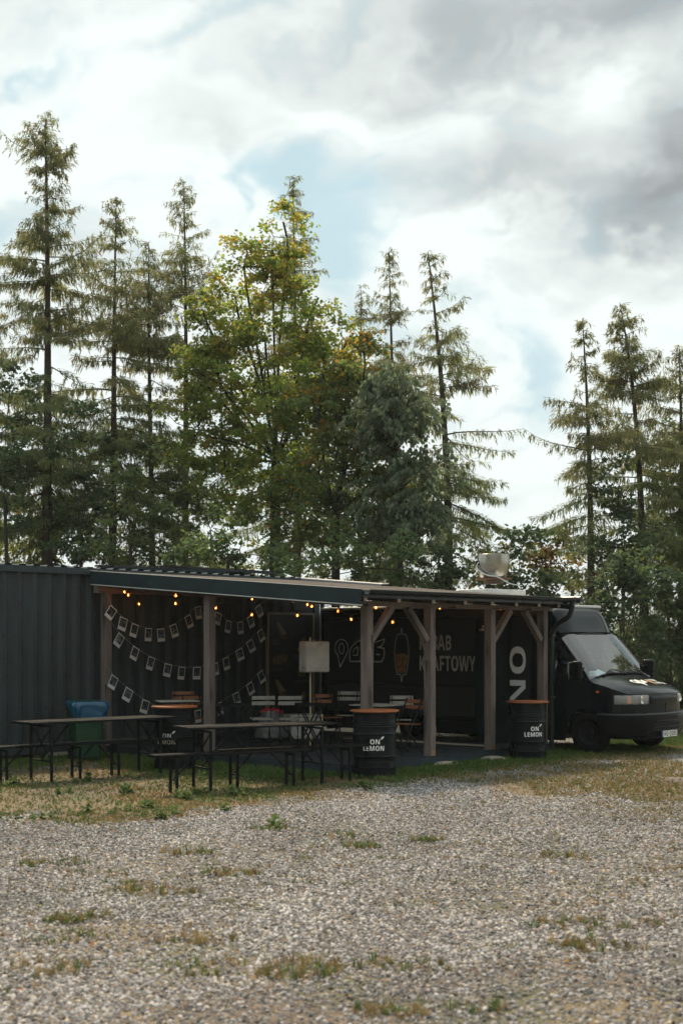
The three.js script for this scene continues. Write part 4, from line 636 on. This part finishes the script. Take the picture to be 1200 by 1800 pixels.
function spruce(label, px, topPx, topY, z, R, o = {}) {
  const { seed = 1, bare = .12, dense = 1, r0 = .15, kink = 0, tone = [.185, .222, .092], lean = 0, sag = 1, low = .65, tops = 1, side = 0, shape, leftSide } = o, r = rng(seed * 977 + 3);
  const base = W(px, HZ, z); base.y = 0; const H = EYE + (HZ - topY) / F * z, dxTop = (topPx - px) / F * z;
  const t = thing('spruce_tree', label, 'spruce', base, 0, SP), wob = r() * 6;
  const axis = (h) => { const q = h / H; return [dxTop * Math.pow(q, 1.6 + kink * 6) + Math.sin(q * 5 + wob) * .05 * q + lean * q, h, Math.sin(q * 4 + wob * 2) * .06]; };
  const tr = grid(9, 28, (u, v) => { const h = v * H, [x, y, zz] = axis(h), a = u * 6.28318, q = r0 * (Math.pow(1 - v, .85) + .05) * (1 + (v < .05 ? (.05 - v) * 6 : 0)); return { x: x + Math.cos(a) * q, y, z: zz + Math.sin(a) * q, u: u * q * 6, v: h }; });
  const limbs = [clean(tr)], L = new Leaves(), dark = tone, brown = [.28, .205, .12], lite = [tone[0] * 1.4, tone[1] * 1.35, tone[2] * 1.2];
  const ribbon = (x, y, z, dx, dz, len, w, k, hang) => { // a hanging spray of needles
    const a = r() * 6.28, wx = Math.cos(a) * w, wz = Math.sin(a) * w, m = .35 + r() * .25, j = (r() - .5) * .10; const p1 = [x + dx * m, y - len * m * hang, z + dz * m], p2 = [x + dx + j, y - len * hang, z + dz + j * .6];
    const a0 = [x, y, z], b1 = [p1[0] + wx, p1[1] + w * .3, p1[2] + wz], b2 = [p1[0] - wx, p1[1] - w * .3, p1[2] - wz];
    L.tri(a0, b1, b2, k); L.tri(b1, p2, b2, shade(k, 1.12));
  };
  let h = H - .10, az = r() * 6.28;
  for (let n = 0; n < 34 * tops; n++) { const hh = H - r() * 1.0, [x, y, z2] = axis(hh), a = r() * 6.28, l = .07 + (H - hh) * .16; ribbon(x, y, z2, Math.cos(a) * l, Math.sin(a) * l, .13 + r() * .2, .026, mix(dark, brown, r() * .9), r() * 1.5 - .5); }
  while (h > H * bare) {
    const q = (H - h) / H, prof = shape ? curve(shape, q) : Math.min(1, Math.pow(q / .58, .70)) * (h < H * .30 ? lerp(low, 1, h / (H * .30)) : 1);
    const thin = fbm(h * .9 + seed * 7, seed, 0, 2), n = q > .1 && thin < .42 ? 1 : 2 + Math.floor(r() * 3.2 * (q < .12 ? .8 : 1) * (thin > .58 ? 1.3 : 1));
    for (let k = 0; k < n; k++) {
      az += 2.4 + (r() - .5) * .8; let len = R * (.72 + .62 * fbm(h * 1.1 + seed * 9, az * .35, seed, 2)) * prof * (.40 + Math.pow(r(), .8) * .72); if (r() < .12) len *= 1.3; if (q < .35) len = Math.min(len, R * prof * (shape ? 1.15 : .95)); if (r() < .15) len *= .4; if (len < .12) len = .12 + r() * .1;
      const ca = Math.cos(az), sa = Math.sin(az); if (side) len *= 1 + side * ca * .5;
      const [x0, y0, z0] = axis(h + (r() - .5) * .2), up = q < .2 ? .55 - q + (r() - .5) * .4 : lerp(.30, -.30, clamp((q - .2) / .5)) + (r() - .5) * .5, dr = (.35 + r() * .4) * sag, upt = .55 + r() * .7, bend = (r() - .5) * .5;
      const at = (u) => [x0 + (ca - sa * bend * u) * len * u, y0 + len * (up * u - dr * u * u + dr * upt * u * u * u), z0 + (sa + ca * bend * u) * len * u], dead = h < H * .34 && r() < .25;
      const seg = 6, rb = .006 + len * .008; for (let s = 0; s < seg; s++) { const a = at(s / seg), b = at((s + 1) / seg); limbs.push(bar(V(...a), V(...b), rb * (1 - s / seg * .85), rb * (1 - (s + 1) / seg * .85), 4, true)); }
      if (dead) { for (let m = 0; m < 6; m++) { const u = .3 + r() * .7, a = at(u); limbs.push(bar(V(...a), V(a[0] + (r() - .5) * .5, a[1] - r() * .35, a[2] + (r() - .5) * .5), .005, .003, 3, true)); } if (r() < .5) continue; }
      const heavy = .55 + Math.pow(r(), 1.6) * 1.5, top = q < .18, step = .078 / (dense * heavy), tint = .65 + r() * .6;
      for (let u = top ? .04 : .08 + r() * .08; u <= 1; u += step / len * (.6 + r() * .8)) { // side shoots, each with its hanging sprays
        const p = at(u), sgn = r() < .5 ? 1 : -1, sl = (.12 + .42 * Math.min(1, len * .8) * (1 - u * .65)) * (.35 + r() * .8), fw = .25 + r() * .6, dx0 = (-sa * sgn + ca * fw), dz0 = (ca * sgn + sa * fw), nn = 4 + Math.floor(sl * 30);
        for (let m = 0; m < nn; m++) {
          const w = (m + r()) / nn, x = p[0] + dx0 * sl * w, z1 = p[2] + dz0 * sl * w, y = p[1] + .02 - sl * w * w * .35, v = tint * (.7 + r() * .6), cone = q < .45 && r() < .07;
          const k2 = cone ? shade(brown, .9 + r() * .7) : r() < .25 ? shade(lite, v) : mix(shade(dark, v), shade(brown, v), q < .38 ? .28 : .06);  // upper needles browned to paint in the treetop flare; cones are truly brown
          const tl = (.06 + r() * .13) * (top ? .75 : 1), hang = (r() < .25 ? r() * .8 - .4 : .5 + r() * .9) * sag;
          ribbon(x, y, z1, dx0 * .06 + (r() - .5) * .10, dz0 * .06 + (r() - .5) * .10, cone ? .12 : tl * 1.25, cone ? .020 : .009 + r() * .010, k2, hang);
          if (r() < .45) ribbon(x, y + .01, z1, dx0 * .09, dz0 * .09, .03, .014, shade(k2, 1.15), r() - .6);
        }
      }
    }
    h -= (.15 + r() * .17) * lerp(1, 1.5, q) / Math.sqrt(dense) * 1.05;
  }
  part('trunk', merge(limbs), M.spruceBark, t);
  L.build('crown', M.needle, t);
  return t;
}
spruce('tallest spruce, at the left, with its bare pointed top highest of all', 82, 82, 203, 36, 2.7, { seed: 1, r0: .17, dense: 1.55, low: .9, shape: [[0, .03], [.04, .22], [.065, .42], [.09, .34], [.115, .12], [.145, .30], [.165, .26], [.18, .14], [.205, .62], [.24, .72], [.34, .62], [.46, .72], [.62, .80], [1, .7]] });
spruce('spruce second from the left, with a broad feathery top', 196, 207, 348, 38, 2.9, { seed: 2, r0: .14, dense: 1.6 });
spruce('thin spruce between two taller ones, left of the maple', 268, 262, 425, 39, 2.3, { seed: 3, r0: .12, dense: 1.4 });
spruce('slender spruce just left of the yellowing maple, with a sparse top', 325, 325, 318, 40, 2.4, { seed: 4, r0: .13, dense: 1.25, low: .5 });
spruce('spruce whose dark spire rises out of the top of the maple', 522, 518, 312, 43, 2.4, { seed: 5, r0: .15, dense: 1.3, bare: .3 });
spruce('short spruce peak right behind the maple, lowest of the middle ones', 634, 632, 503, 44, 1.9, { seed: 6, r0: .12, dense: 1.3, bare: .3 });
spruce('narrow pale-topped spruce right of the maple and left of the bent one', 694, 686, 438, 44, 2.1, { seed: 7, r0: .13, dense: 1.3, bare: .2 });
spruce('wide airy spruce with a bent top, directly left of the sky gap', 788, 755, 442, 36, 2.7, { seed: 8, r0: .15, dense: 1.3, kink: .2, low: 1.1, side: .55, shape: [[0, .04], [.05, .14], [.12, .22], [.17, .18], [.22, .46], [.3, .52], [.36, .42], [.42, .66], [.5, .62], [.58, .72], [.66, .60], [.76, .85], [.86, .7], [1, .6]] });
spruce('spruce just right of the sky gap, with a pale straight trunk', 1041, 1024, 560, 34, 1.75, { seed: 9, r0: .12, dense: 1.35, low: .9, shape: [[0, .04], [.06, .14], [.12, .25], [.2, .45], [.28, .55], [.33, .8], [.4, .5], [.5, .75], [.6, .6], [.68, .8], [.8, .7], [1, .6]] });
spruce('dark spruce above the van with its top bent over to the left', 1132, 1085, 532, 36, 2.3, { seed: 10, r0: .14, dense: 1.7, kink: .25, low: 1.15, bare: .05 });
spruce('spruce at the right frame edge, behind the van nose', 1200, 1192, 612, 37, 2.4, { seed: 11, r0: .14, dense: 1.75, low: 1.15, bare: .05 });
spruce('spruce at the left frame edge, mostly cut off by it', -55, -50, 380, 37, 2.7, { seed: 12, r0: .15, dense: 1.6, low: .9 });
spruce('spruce beyond the right frame edge', 1300, 1305, 520, 36, 2.4, { seed: 13, r0: .14, dense: 1.8, low: 1.1 });

{ const src = scene.children.find((o) => o.userData.label?.startsWith('tallest spruce')); [[20, -38, .9], [24, -40, 1.05], [28.5, -37, .95]].forEach(([x, z, k], i) => { const q = copyOf(src, ['first', 'second', 'third'][i] + ' unseen spruce past the right frame edge, set for the windscreen reflection', V(x, 0, z), i * 2.1 + 1); q.scale.setScalar(k); }); }  // out of view on the right, placed to reflect in the van windscreen

function broadleaf(name, label, category, px, z, blobs, o = {}) { // blobs: [px, py, rx, ry] of the crown's masses in the picture's pixels at depth z
  const { seed = 1, leaf = .115, per = 52, clusters = 1, cols, trunk = .12, group, spread = .34, warmTop = 0, topY: tY, flat = .55, limbN = 1 } = o, r = rng(seed * 733 + 11);
  const base = W(px, HZ, z); base.y = 0; const t = thing(name, label, category, base, 0, group), L = new Leaves(), limbs = [], k = z / F;
  const B = blobs.map(([x, y, rx, ry]) => ({ x: (x - px) * k, y: EYE + (HZ - y) * k, rx: rx * k, ry: ry * k, z: (r() - .5) * rx * k * .7, rz: rx * k * (.75 + r() * .3) })), yTop = Math.max(...B.map((b) => b.y + b.ry)), yBot = Math.min(...B.map((b) => b.y - b.ry));
  const fork = V((r() - .5) * .3, Math.max(.6, yBot + (yTop - yBot) * .22), 0); if (trunk) limbs.push(bar(V(0, 0, 0), fork, trunk, trunk * .7, 8, true));
  for (const b of B) {
    const c = V(b.x, b.y, b.z), mid = fork.clone().lerp(c, .5).add(V((r() - .5) * .3, .1, (r() - .5) * .3)); if (trunk) { const w = trunk * .5; limbs.push(clean(new THREE.TubeGeometry(new THREE.CatmullRomCurve3([fork, mid, c, c.clone().add(V((r() - .5) * .5, b.ry * .45, (r() - .5) * .4))]), 12, w * .36, 5))); }
    const n = Math.max(5, Math.round(b.rx * b.ry * 11 * clusters));
    for (let i = 0; i < n; i++) {
      let a, y, q; do { a = r() * 6.28; y = r() * 2 - 1; q = Math.pow(r(), .45); } while (q < .25);
      const s = Math.sqrt(1 - y * y), jag = 1 + (fbm(a * 1.4 + seed, y * 3, b.x, 2) - .5) * .6, cx = b.x + Math.cos(a) * s * b.rx * q * jag, cy = b.y + y * b.ry * q * jag, cz = b.z + Math.sin(a) * s * b.rz * q * jag;
      if (trunk && r() < .42 * limbN) { const e = V(cx, cy, cz), s0 = c.clone().lerp(e, .15 * r()), m0 = s0.clone().lerp(e, .5).add(V((r() - .5) * .2, -.12, (r() - .5) * .2)); limbs.push(bar(s0, m0, .013, .009, 4, true), bar(m0, e, .009, .004, 4, true)); }
      const hy = clamp((cy - yBot) / (yTop - yBot)), turning = r() < warmTop * sstep(.15, .9, hy) + .04, tint = r(), sz = spread * (.6 + r() * .7);
      for (let m = 0; m < per; m++) {
        const g = () => (r() + r() + r() - 1.5) * .95; const x = cx + g() * sz, yy = cy + g() * sz * flat, zz = cz + g() * sz, u = r();
        let col = cols[Math.floor(r() * 3)]; if (turning && u < .75) col = cols[3 + Math.floor(r() * (cols.length - 3))]; else if (u < .05 + warmTop * .14 * hy) col = cols[cols.length - 1 - Math.floor(r() * 2)];
        L.leaf(x, yy, zz, leaf * (.65 + r() * .6), r() * 6.28, -.25 - r() * .8 + (r() < .2 ? 1 : 0), (r() - .5) * 1.6, shade(col, (.72 + tint * .4) * (.8 + r() * .4)));
      }
    }
  }
  if (limbs.length) part(trunk > .05 ? 'trunk' : 'stem', merge(limbs), M.barkDark, t);
  L.build('crown', M.leaf, t); return t;
}
const mapleC = [[.282, .359, .059], [.233, .321, .059], [.331, .378, .066], [.427, .408, .059], [.486, .408, .059], [.505, .310, .049], [.466, .427, .068]];
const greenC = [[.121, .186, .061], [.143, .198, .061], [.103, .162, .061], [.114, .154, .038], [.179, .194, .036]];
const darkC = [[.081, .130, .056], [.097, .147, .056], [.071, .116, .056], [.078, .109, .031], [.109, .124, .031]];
const yellowC = [[.195, .221, .026], [.286, .260, .026], [.156, .195, .026], [.390, .286, .026], [.364, .208, .026]];
broadleaf('maple_tree', 'big maple turning yellow, tallest of the leafy trees in the middle', 'maple', 480, 36, [[505, 420, 45, 70], [480, 500, 78, 90], [420, 560, 75, 90], [545, 560, 60, 80], [470, 640, 115, 105], [390, 680, 80, 110], [570, 670, 75, 90], [480, 760, 130, 100], [400, 830, 100, 100], [520, 850, 110, 90], [365, 570, 45, 60], [355, 660, 60, 80], [350, 760, 70, 80], [560, 690, 90, 80], [600, 620, 50, 60], [430, 470, 50, 60]], { seed: 21, cols: mapleC, warmTop: .34, clusters: 1.65, per: 74, trunk: .17 });
broadleaf('maple_tree', 'broad maple right of the tallest maple, with orange sprays on its lower right', 'maple', 590, 34, [[640, 700, 75, 70], [600, 760, 85, 80], [660, 790, 80, 75], [560, 830, 90, 80], [650, 870, 95, 75], [590, 930, 110, 70], [690, 930, 70, 60], [640, 620, 45, 55], [560, 720, 80, 70], [690, 840, 60, 60], [500, 900, 90, 80], [610, 670, 60, 60]], { seed: 22, cols: [[.166, .229, .060], [.140, .202, .060], [.194, .246, .060], [.264, .264, .042], [.421, .299, .039], [.474, .246, .035]], warmTop: .24, clusters: 1.5, per: 72, trunk: .13 });
{ // silvery hanging tree between maple and bent spruce
  const r = rng(61), z = 32.5, base = W(700, HZ, z); base.y = 0; const t = thing('willow_tree', 'silvery green tree of fine hanging foliage right of the maples', 'willow', base), L = new Leaves(), limbs = [bar(V(0, 0, 0), V(.05, 4, 0), .1, .06, 7, true)], k = z / F;
  for (const [x, y, rx, ry] of [[690, 680, 48, 55], [712, 740, 60, 60], [675, 745, 45, 60], [722, 830, 62, 70], [700, 920, 70, 60], [745, 900, 40, 60]]) for (let i = 0; i < 46; i++) {
    const a = r() * 6.28, q = Math.sqrt(r()), cx = (x - 700) * k + Math.cos(a) * rx * k * q, cz = Math.sin(a) * rx * k * q, cy = EYE + (HZ - y) * k + (r() - .35) * ry * k, al = r() * 6.28, reach = .35 + r() * .5; if (r() < .4) limbs.push(bar(V(0, cy - .5, 0), V(cx, cy, cz), .016, .005, 4, true));
    for (let m = 0; m < 34; m++) { const u = m / 34, sx = cx + Math.cos(al) * reach * u + (r() - .5) * .16, sz = cz + Math.sin(al) * reach * u + (r() - .5) * .16, sy = cy + .12 * u - .55 * u * u + (r() - .5) * .12; L.leaf(sx, sy, sz, .08 + r() * .08, al + (r() - .5) * 2, -.7 - r() * .8, (r() - .5) * 2, shade([[.19, .245, .14], [.145, .20, .105], [.25, .29, .19]][Math.floor(r() * 3)], .7 + r() * .6)); } }
  part('trunk', merge(limbs), M.barkDark, t); L.build('crown', M.leaf, t);
}
const SH = 'young leafy trees and bushes behind the container';
const bush = (name, label, cat, px, z, blobs, seed, cols, o = {}) => broadleaf(name, label, cat, px, z, blobs, { seed, cols, group: SH, trunk: .06, per: 56, leaf: .125, ...o });
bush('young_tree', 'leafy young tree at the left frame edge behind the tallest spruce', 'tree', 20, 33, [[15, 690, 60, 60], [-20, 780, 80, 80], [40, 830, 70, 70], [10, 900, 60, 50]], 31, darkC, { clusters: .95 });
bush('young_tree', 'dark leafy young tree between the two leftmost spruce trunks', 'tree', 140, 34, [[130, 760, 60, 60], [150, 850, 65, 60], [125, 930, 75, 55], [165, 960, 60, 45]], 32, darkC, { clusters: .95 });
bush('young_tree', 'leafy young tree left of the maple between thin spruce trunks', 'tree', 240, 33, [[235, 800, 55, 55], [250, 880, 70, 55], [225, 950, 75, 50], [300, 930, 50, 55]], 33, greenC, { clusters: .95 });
bush('bush', 'dense green bush at the foot of the maple, above the canopy left end', 'bush', 390, 31, [[370, 930, 75, 45], [420, 965, 80, 40], [350, 980, 70, 30], [470, 980, 60, 35]], 34, greenC, { clusters: 1.1 });
bush('bush', 'dense dark bush above the middle of the canopy roof', 'bush', 560, 30, [[540, 980, 80, 40], [610, 985, 75, 40], [670, 975, 65, 50], [720, 1000, 60, 40]], 35, greenC, { clusters: 1.1 });
bush('bush', 'dark bush above the canopy roof, left of the silver fan', 'bush', 760, 31, [[770, 985, 60, 45], [740, 1030, 60, 30], [815, 1010, 50, 40]], 36, darkC, { clusters: 1.1 });
bush('bush', 'yellow-green backlit bush low at the left frame edge, above the container', 'bush', 45, 46, [[10, 960, 40, 30], [50, 965, 35, 30], [100, 985, 50, 20], [30, 1000, 60, 25]], 37, yellowC, { clusters: 1.2 });
bush('bush', 'rusty red-leaved bush behind the tallest spruce trunk', 'bush', 50, 40, [[45, 880, 30, 28], [65, 910, 24, 20]], 38, [[.22, .08, .03], [.18, .09, .03], [.10, .09, .02], [.25, .07, .03], [.2, .06, .03]], { clusters: .95 });
bush('bush', 'yellow backlit bush glimpsed low behind the middle of the roof', 'bush', 480, 47, [[460, 980, 50, 35], [520, 985, 60, 30], [400, 1000, 50, 20], [590, 1000, 40, 22]], 39, yellowC, { clusters: .9 });
bush('bush', 'yellow and orange bush behind the silver fan', 'bush', 880, 40, [[850, 975, 60, 30], [910, 975, 60, 35], [960, 960, 50, 40], [900, 1015, 80, 30], [985, 1000, 40, 40]], 40, [[.14, .12, .02], [.10, .11, .02], [.19, .13, .02], [.25, .15, .02], [.26, .12, .02]], { clusters: 1 });
bush('bush', 'green bush right of the silver fan above the canopy end', 'bush', 910, 31, [[890, 1000, 45, 40], [935, 1015, 55, 35], [920, 950, 40, 30], [980, 1040, 50, 35]], 41, darkC, { clusters: 1.05 });
bush('bush', 'russet bush between the silver fan and the pale spruce trunk', 'bush', 1000, 36, [[985, 985, 40, 35], [1015, 1020, 45, 40], [960, 1030, 40, 30]], 42, [[.12, .07, .025], [.08, .065, .02], [.15, .09, .02], [.18, .08, .02], [.2, .1, .02]], { clusters: .95 });
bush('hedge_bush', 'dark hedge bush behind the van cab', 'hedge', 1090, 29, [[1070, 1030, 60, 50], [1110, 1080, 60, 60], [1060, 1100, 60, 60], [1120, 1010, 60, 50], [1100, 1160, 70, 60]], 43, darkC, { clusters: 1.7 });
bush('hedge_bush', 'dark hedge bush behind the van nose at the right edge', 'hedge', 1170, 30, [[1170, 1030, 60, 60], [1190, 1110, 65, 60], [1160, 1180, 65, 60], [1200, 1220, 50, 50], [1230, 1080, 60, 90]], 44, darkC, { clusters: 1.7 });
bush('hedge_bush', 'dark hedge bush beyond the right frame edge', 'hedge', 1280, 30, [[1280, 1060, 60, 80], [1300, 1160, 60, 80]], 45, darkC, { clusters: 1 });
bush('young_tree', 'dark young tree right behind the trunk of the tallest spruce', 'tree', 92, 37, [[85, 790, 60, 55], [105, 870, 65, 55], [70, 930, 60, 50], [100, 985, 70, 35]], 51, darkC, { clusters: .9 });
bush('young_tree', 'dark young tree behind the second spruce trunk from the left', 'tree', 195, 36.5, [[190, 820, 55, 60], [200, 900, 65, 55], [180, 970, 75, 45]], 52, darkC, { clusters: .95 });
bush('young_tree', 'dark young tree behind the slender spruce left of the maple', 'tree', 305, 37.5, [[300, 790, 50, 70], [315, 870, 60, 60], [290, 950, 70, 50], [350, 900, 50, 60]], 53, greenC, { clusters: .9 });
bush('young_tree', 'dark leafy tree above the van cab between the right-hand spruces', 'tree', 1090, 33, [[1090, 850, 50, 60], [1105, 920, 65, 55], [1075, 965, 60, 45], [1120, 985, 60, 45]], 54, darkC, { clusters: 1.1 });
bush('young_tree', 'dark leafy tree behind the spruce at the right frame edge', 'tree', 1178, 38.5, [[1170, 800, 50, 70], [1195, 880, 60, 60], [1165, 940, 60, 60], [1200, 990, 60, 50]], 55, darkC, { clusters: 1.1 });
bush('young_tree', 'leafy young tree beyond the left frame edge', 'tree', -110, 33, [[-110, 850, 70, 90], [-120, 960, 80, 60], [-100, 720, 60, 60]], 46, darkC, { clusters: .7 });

{ // a wood out of view behind the viewer, dimming sky light from the front: one mass
  const r = rng(515), L = new Leaves();
  for (let n = 0; n < 9000; n++) { const a = Math.PI * (-.08 + r() * 1.16), d = 19 + r() * 9, crown = 7 + 4 * fbm(a * 6, 1, 0, 3) + 2 * Math.sin(a * 23), y = Math.pow(r(), .8) * crown, e = 1 - .35 * y / crown; L.leaf(Math.cos(a) * d * (1 + (1 - e)), y, Math.sin(a) * d + 1, .5 + r() * .5, r() * 6.28, r() * 1.6 - 1, r() * 2 - 1, shade(darkC[Math.floor(r() * 3)], .7 + r() * .6)); }
  const w = L.build('unseen_woodland', M.leaf, scene); tag(w, 'unseen leafy wood behind the viewer, darkening the front of the yard', 'wood', null, 'stuff');
}

/* ---------- grass, weeds, fallen leaves ---------- */
{
  const tuft = (seed, n, hgt, w, splay) => { const r = rng(seed), p = []; for (let k = 0; k < n; k++) { const a = r() * 6.28, d = r() * .35, x = Math.cos(a) * d, z = Math.sin(a) * d, l = hgt * (.5 + r() * .6), b = a + (r() - .5), sp = splay * (.3 + r()), cx = Math.cos(b), cz = Math.sin(b), wx = -cz * w, wz = cx * w; const m = [x + cx * sp * .4, l * .6, z + cz * sp * .4], t = [x + cx * sp, l * (.85 + r() * .2), z + cz * sp]; p.push(x - wx, 0, z - wz, x + wx, 0, z + wz, m[0] + wx * .8, m[1], m[2] + wz * .8, x - wx, 0, z - wz, m[0] + wx * .8, m[1], m[2] + wz * .8, m[0] - wx * .8, m[1], m[2] - wz * .8, m[0] - wx * .8, m[1], m[2] - wz * .8, m[0] + wx * .8, m[1], m[2] + wz * .8, ...t); } const g = new THREE.BufferGeometry(); g.setAttribute('position', new THREE.Float32BufferAttribute(p, 3)); g.computeVertexNormals(); return g; };
  const herb = (seed, n) => { const r = rng(seed), L = new Leaves(); for (let k = 0; k < n; k++) { const a = r() * 6.28, h = r() * .9; L.leaf(Math.cos(a) * .12 * r(), h * .8, Math.sin(a) * .12 * r(), .28 + r() * .35, a, .8 - r() * .8, (r() - .5), [1, 1, 1]); } const g = new THREE.BufferGeometry(); g.setAttribute('position', new THREE.Float32BufferAttribute(L.p, 3)); g.computeVertexNormals(); return g; };
  const r = rng(404), put = (name, label, geos, list, m) => geos.forEach((g, k) => { const l = list.filter((_, i) => i % geos.length === k); if (!l.length) return; const im = new THREE.InstancedMesh(g, m, l.length), q = new THREE.Quaternion(), e = new THREE.Euler(), c = new THREE.Color(); l.forEach(([x, y, z, s, sy, a, t, col], i) => { q.setFromEuler(e.set(t, a, t * .6)); M4.compose(V(x, y, -z), q, V(s, sy, s)); im.setMatrixAt(i, M4); im.setColorAt(i, c.setRGB(...col)); }); im.name = numbered(name); tag(im, label, name.replace('_', ' '), null, 'stuff'); shadow(im); scene.add(im); });
  const onDeck = (x, z) => { const dx = x - .109, dz = z - 18.75, s = dx * CT + dz * ST, t = -dx * ST + dz * CT; return s > -.04 && s < 5.02 && t > -.03 || t > CF - .1; };
  const G = [[.085, .145, .032], [.068, .125, .032], [.13, .175, .036]], Y = [[.30, .22, .085], [.23, .18, .06], [.34, .24, .11], [.16, .12, .05]];
  const grass = [], weeds = [], litter = [];
  const add = (x, z, green, size) => { const c = r() < green ? G[Math.floor(r() * 3)] : Y[Math.floor(r() * 4)]; grass.push([x, 0, z, size * (.8 + r() * .6), size * (.6 + r() * .8), r() * 6.28, (r() - .5) * .4, shade(c, .75 + r() * .5)]); };
  for (let n = 0; n < 150000; n++) {
    const z = Math.sqrt(lerp(12.5 * 12.5, 27 * 27, r())), x = (r() * 2 - 1) * (z * .262 + 1.2), e = earth(x, z), k = r(), dx = x - .109, dz = z - 18.75, s = dx * CT + dz * ST, t = -dx * ST + dz * CT;
    if (onDeck(x, z) || k > e) continue;
    const lush = Math.max(sstep(1.25, .3, Math.abs(t + .2)) * (s > -.3 ? 1 : 0), sstep(1.6, .3, Math.abs(s + .1)) * (t > 0 ? 1 : 0), sstep(1.6, .3, CF - t) * .8), cl = fbm(x * 1.1, 31, z * 1.1, 3), cover = lush * .9 + sstep(.40, .62, cl) * .75 + (x > 1.5 ? .14 : .30);
    if (r() > cover * .8) continue;
    add(x, z, clamp(lush * .9 + sstep(.45, .58, fbm(x * .8 + 5, 33, z * .8, 3)) * (x > 1.8 ? .12 : .7) + .14), lerp(.032, .075, lush * r()));
  }
  for (const [x, z] of patches) { const rad = .08 + r() * .17, g = r() < .6 ? .62 : .25, n = 16 + Math.floor(r() * 34); for (let i = 0; i < n; i++) { const a = r() * 6.28, q = Math.sqrt(r()) * rad; add(x + Math.cos(a) * q * 1.7, z + Math.sin(a) * q, g, .028 + r() * .038); } }
  for (let n = 0; n < 420; n++) { const z = Math.sqrt(lerp(49, 280, r())), x = (r() * 2 - 1) * (z * .262 + .4); const g = r(); if (fbm(x * .6, 44, z * .6, 2) < .5) continue; for (let i = 0; i < 3 + g * 8; i++) add(x + (r() - .5) * .16, z + (r() - .5) * .10, g < .45 ? .6 : .1, .016 + r() * .022); }
  put('grass', 'short green and dry yellow grass between the gravel and the deck', [tuft(1, 11, 1, .045, .5), tuft(2, 9, .85, .05, .8), tuft(3, 13, 1.1, .035, .4)], grass, M.blade);
  const wp = [[25, 1382], [205, 1400], [235, 1395], [330, 1405], [355, 1372], [165, 1430], [310, 1432], [110, 1395], [275, 1440], [420, 1400], [75, 1440], [215, 1425], [395, 1425], [15, 1440], [480, 1455], [630, 1385], [560, 1372], [350, 1395], [800, 1352], [735, 1366], [140, 1375], [660, 1392], [260, 1420]];
  for (const [px, py] of wp) { const z = EYE * F / (py - HZ), x = (px - 600) / F * z, n = 2 + Math.floor(r() * 4); for (let i = 0; i < n; i++) { const s = .055 + r() * .075; weeds.push([x + (r() - .5) * .22, 0, z + (r() - .5) * .2, s, s * (.8 + r() * .5), r() * 6.28, (r() - .5) * .3, shade([[.10, .16, .04], [.13, .19, .05], [.08, .13, .04]][i % 3], .8 + r() * .5)]); } }
  put('weeds', 'broad-leaved weeds sprouting from the worn earth', [herb(5, 18), herb(6, 26)], weeds, M.blade);
  for (let n = 0; n < 9000; n++) { const z = Math.sqrt(lerp(36, 480, r())), x = (r() * 2 - 1) * (z * .262 + .6); if (onDeck(x, z) || (r() > .35 + earth(x, z))) continue; const s = .012 + Math.pow(r(), 2) * .03; litter.push([x, .012 + r() * .012, z, s, s, r() * 6.28, (r() - .5) * .7, shade([[.30, .13, .05], [.38, .20, .08], [.20, .10, .05], [.42, .26, .12]][n % 4], .7 + r() * .6)]); }
  const lg = new Leaves(); lg.leaf(-.5, 0, 0, 1, 0, .08, 0, [1, 1, 1]); const lgg = new THREE.BufferGeometry(); lgg.setAttribute('position', new THREE.Float32BufferAttribute(lg.p, 3)); lgg.computeVertexNormals();
  put('fallen_leaves', 'small dry brown leaves scattered over the gravel', [lgg], litter, M.blade);
}

renderer.render(scene, camera);
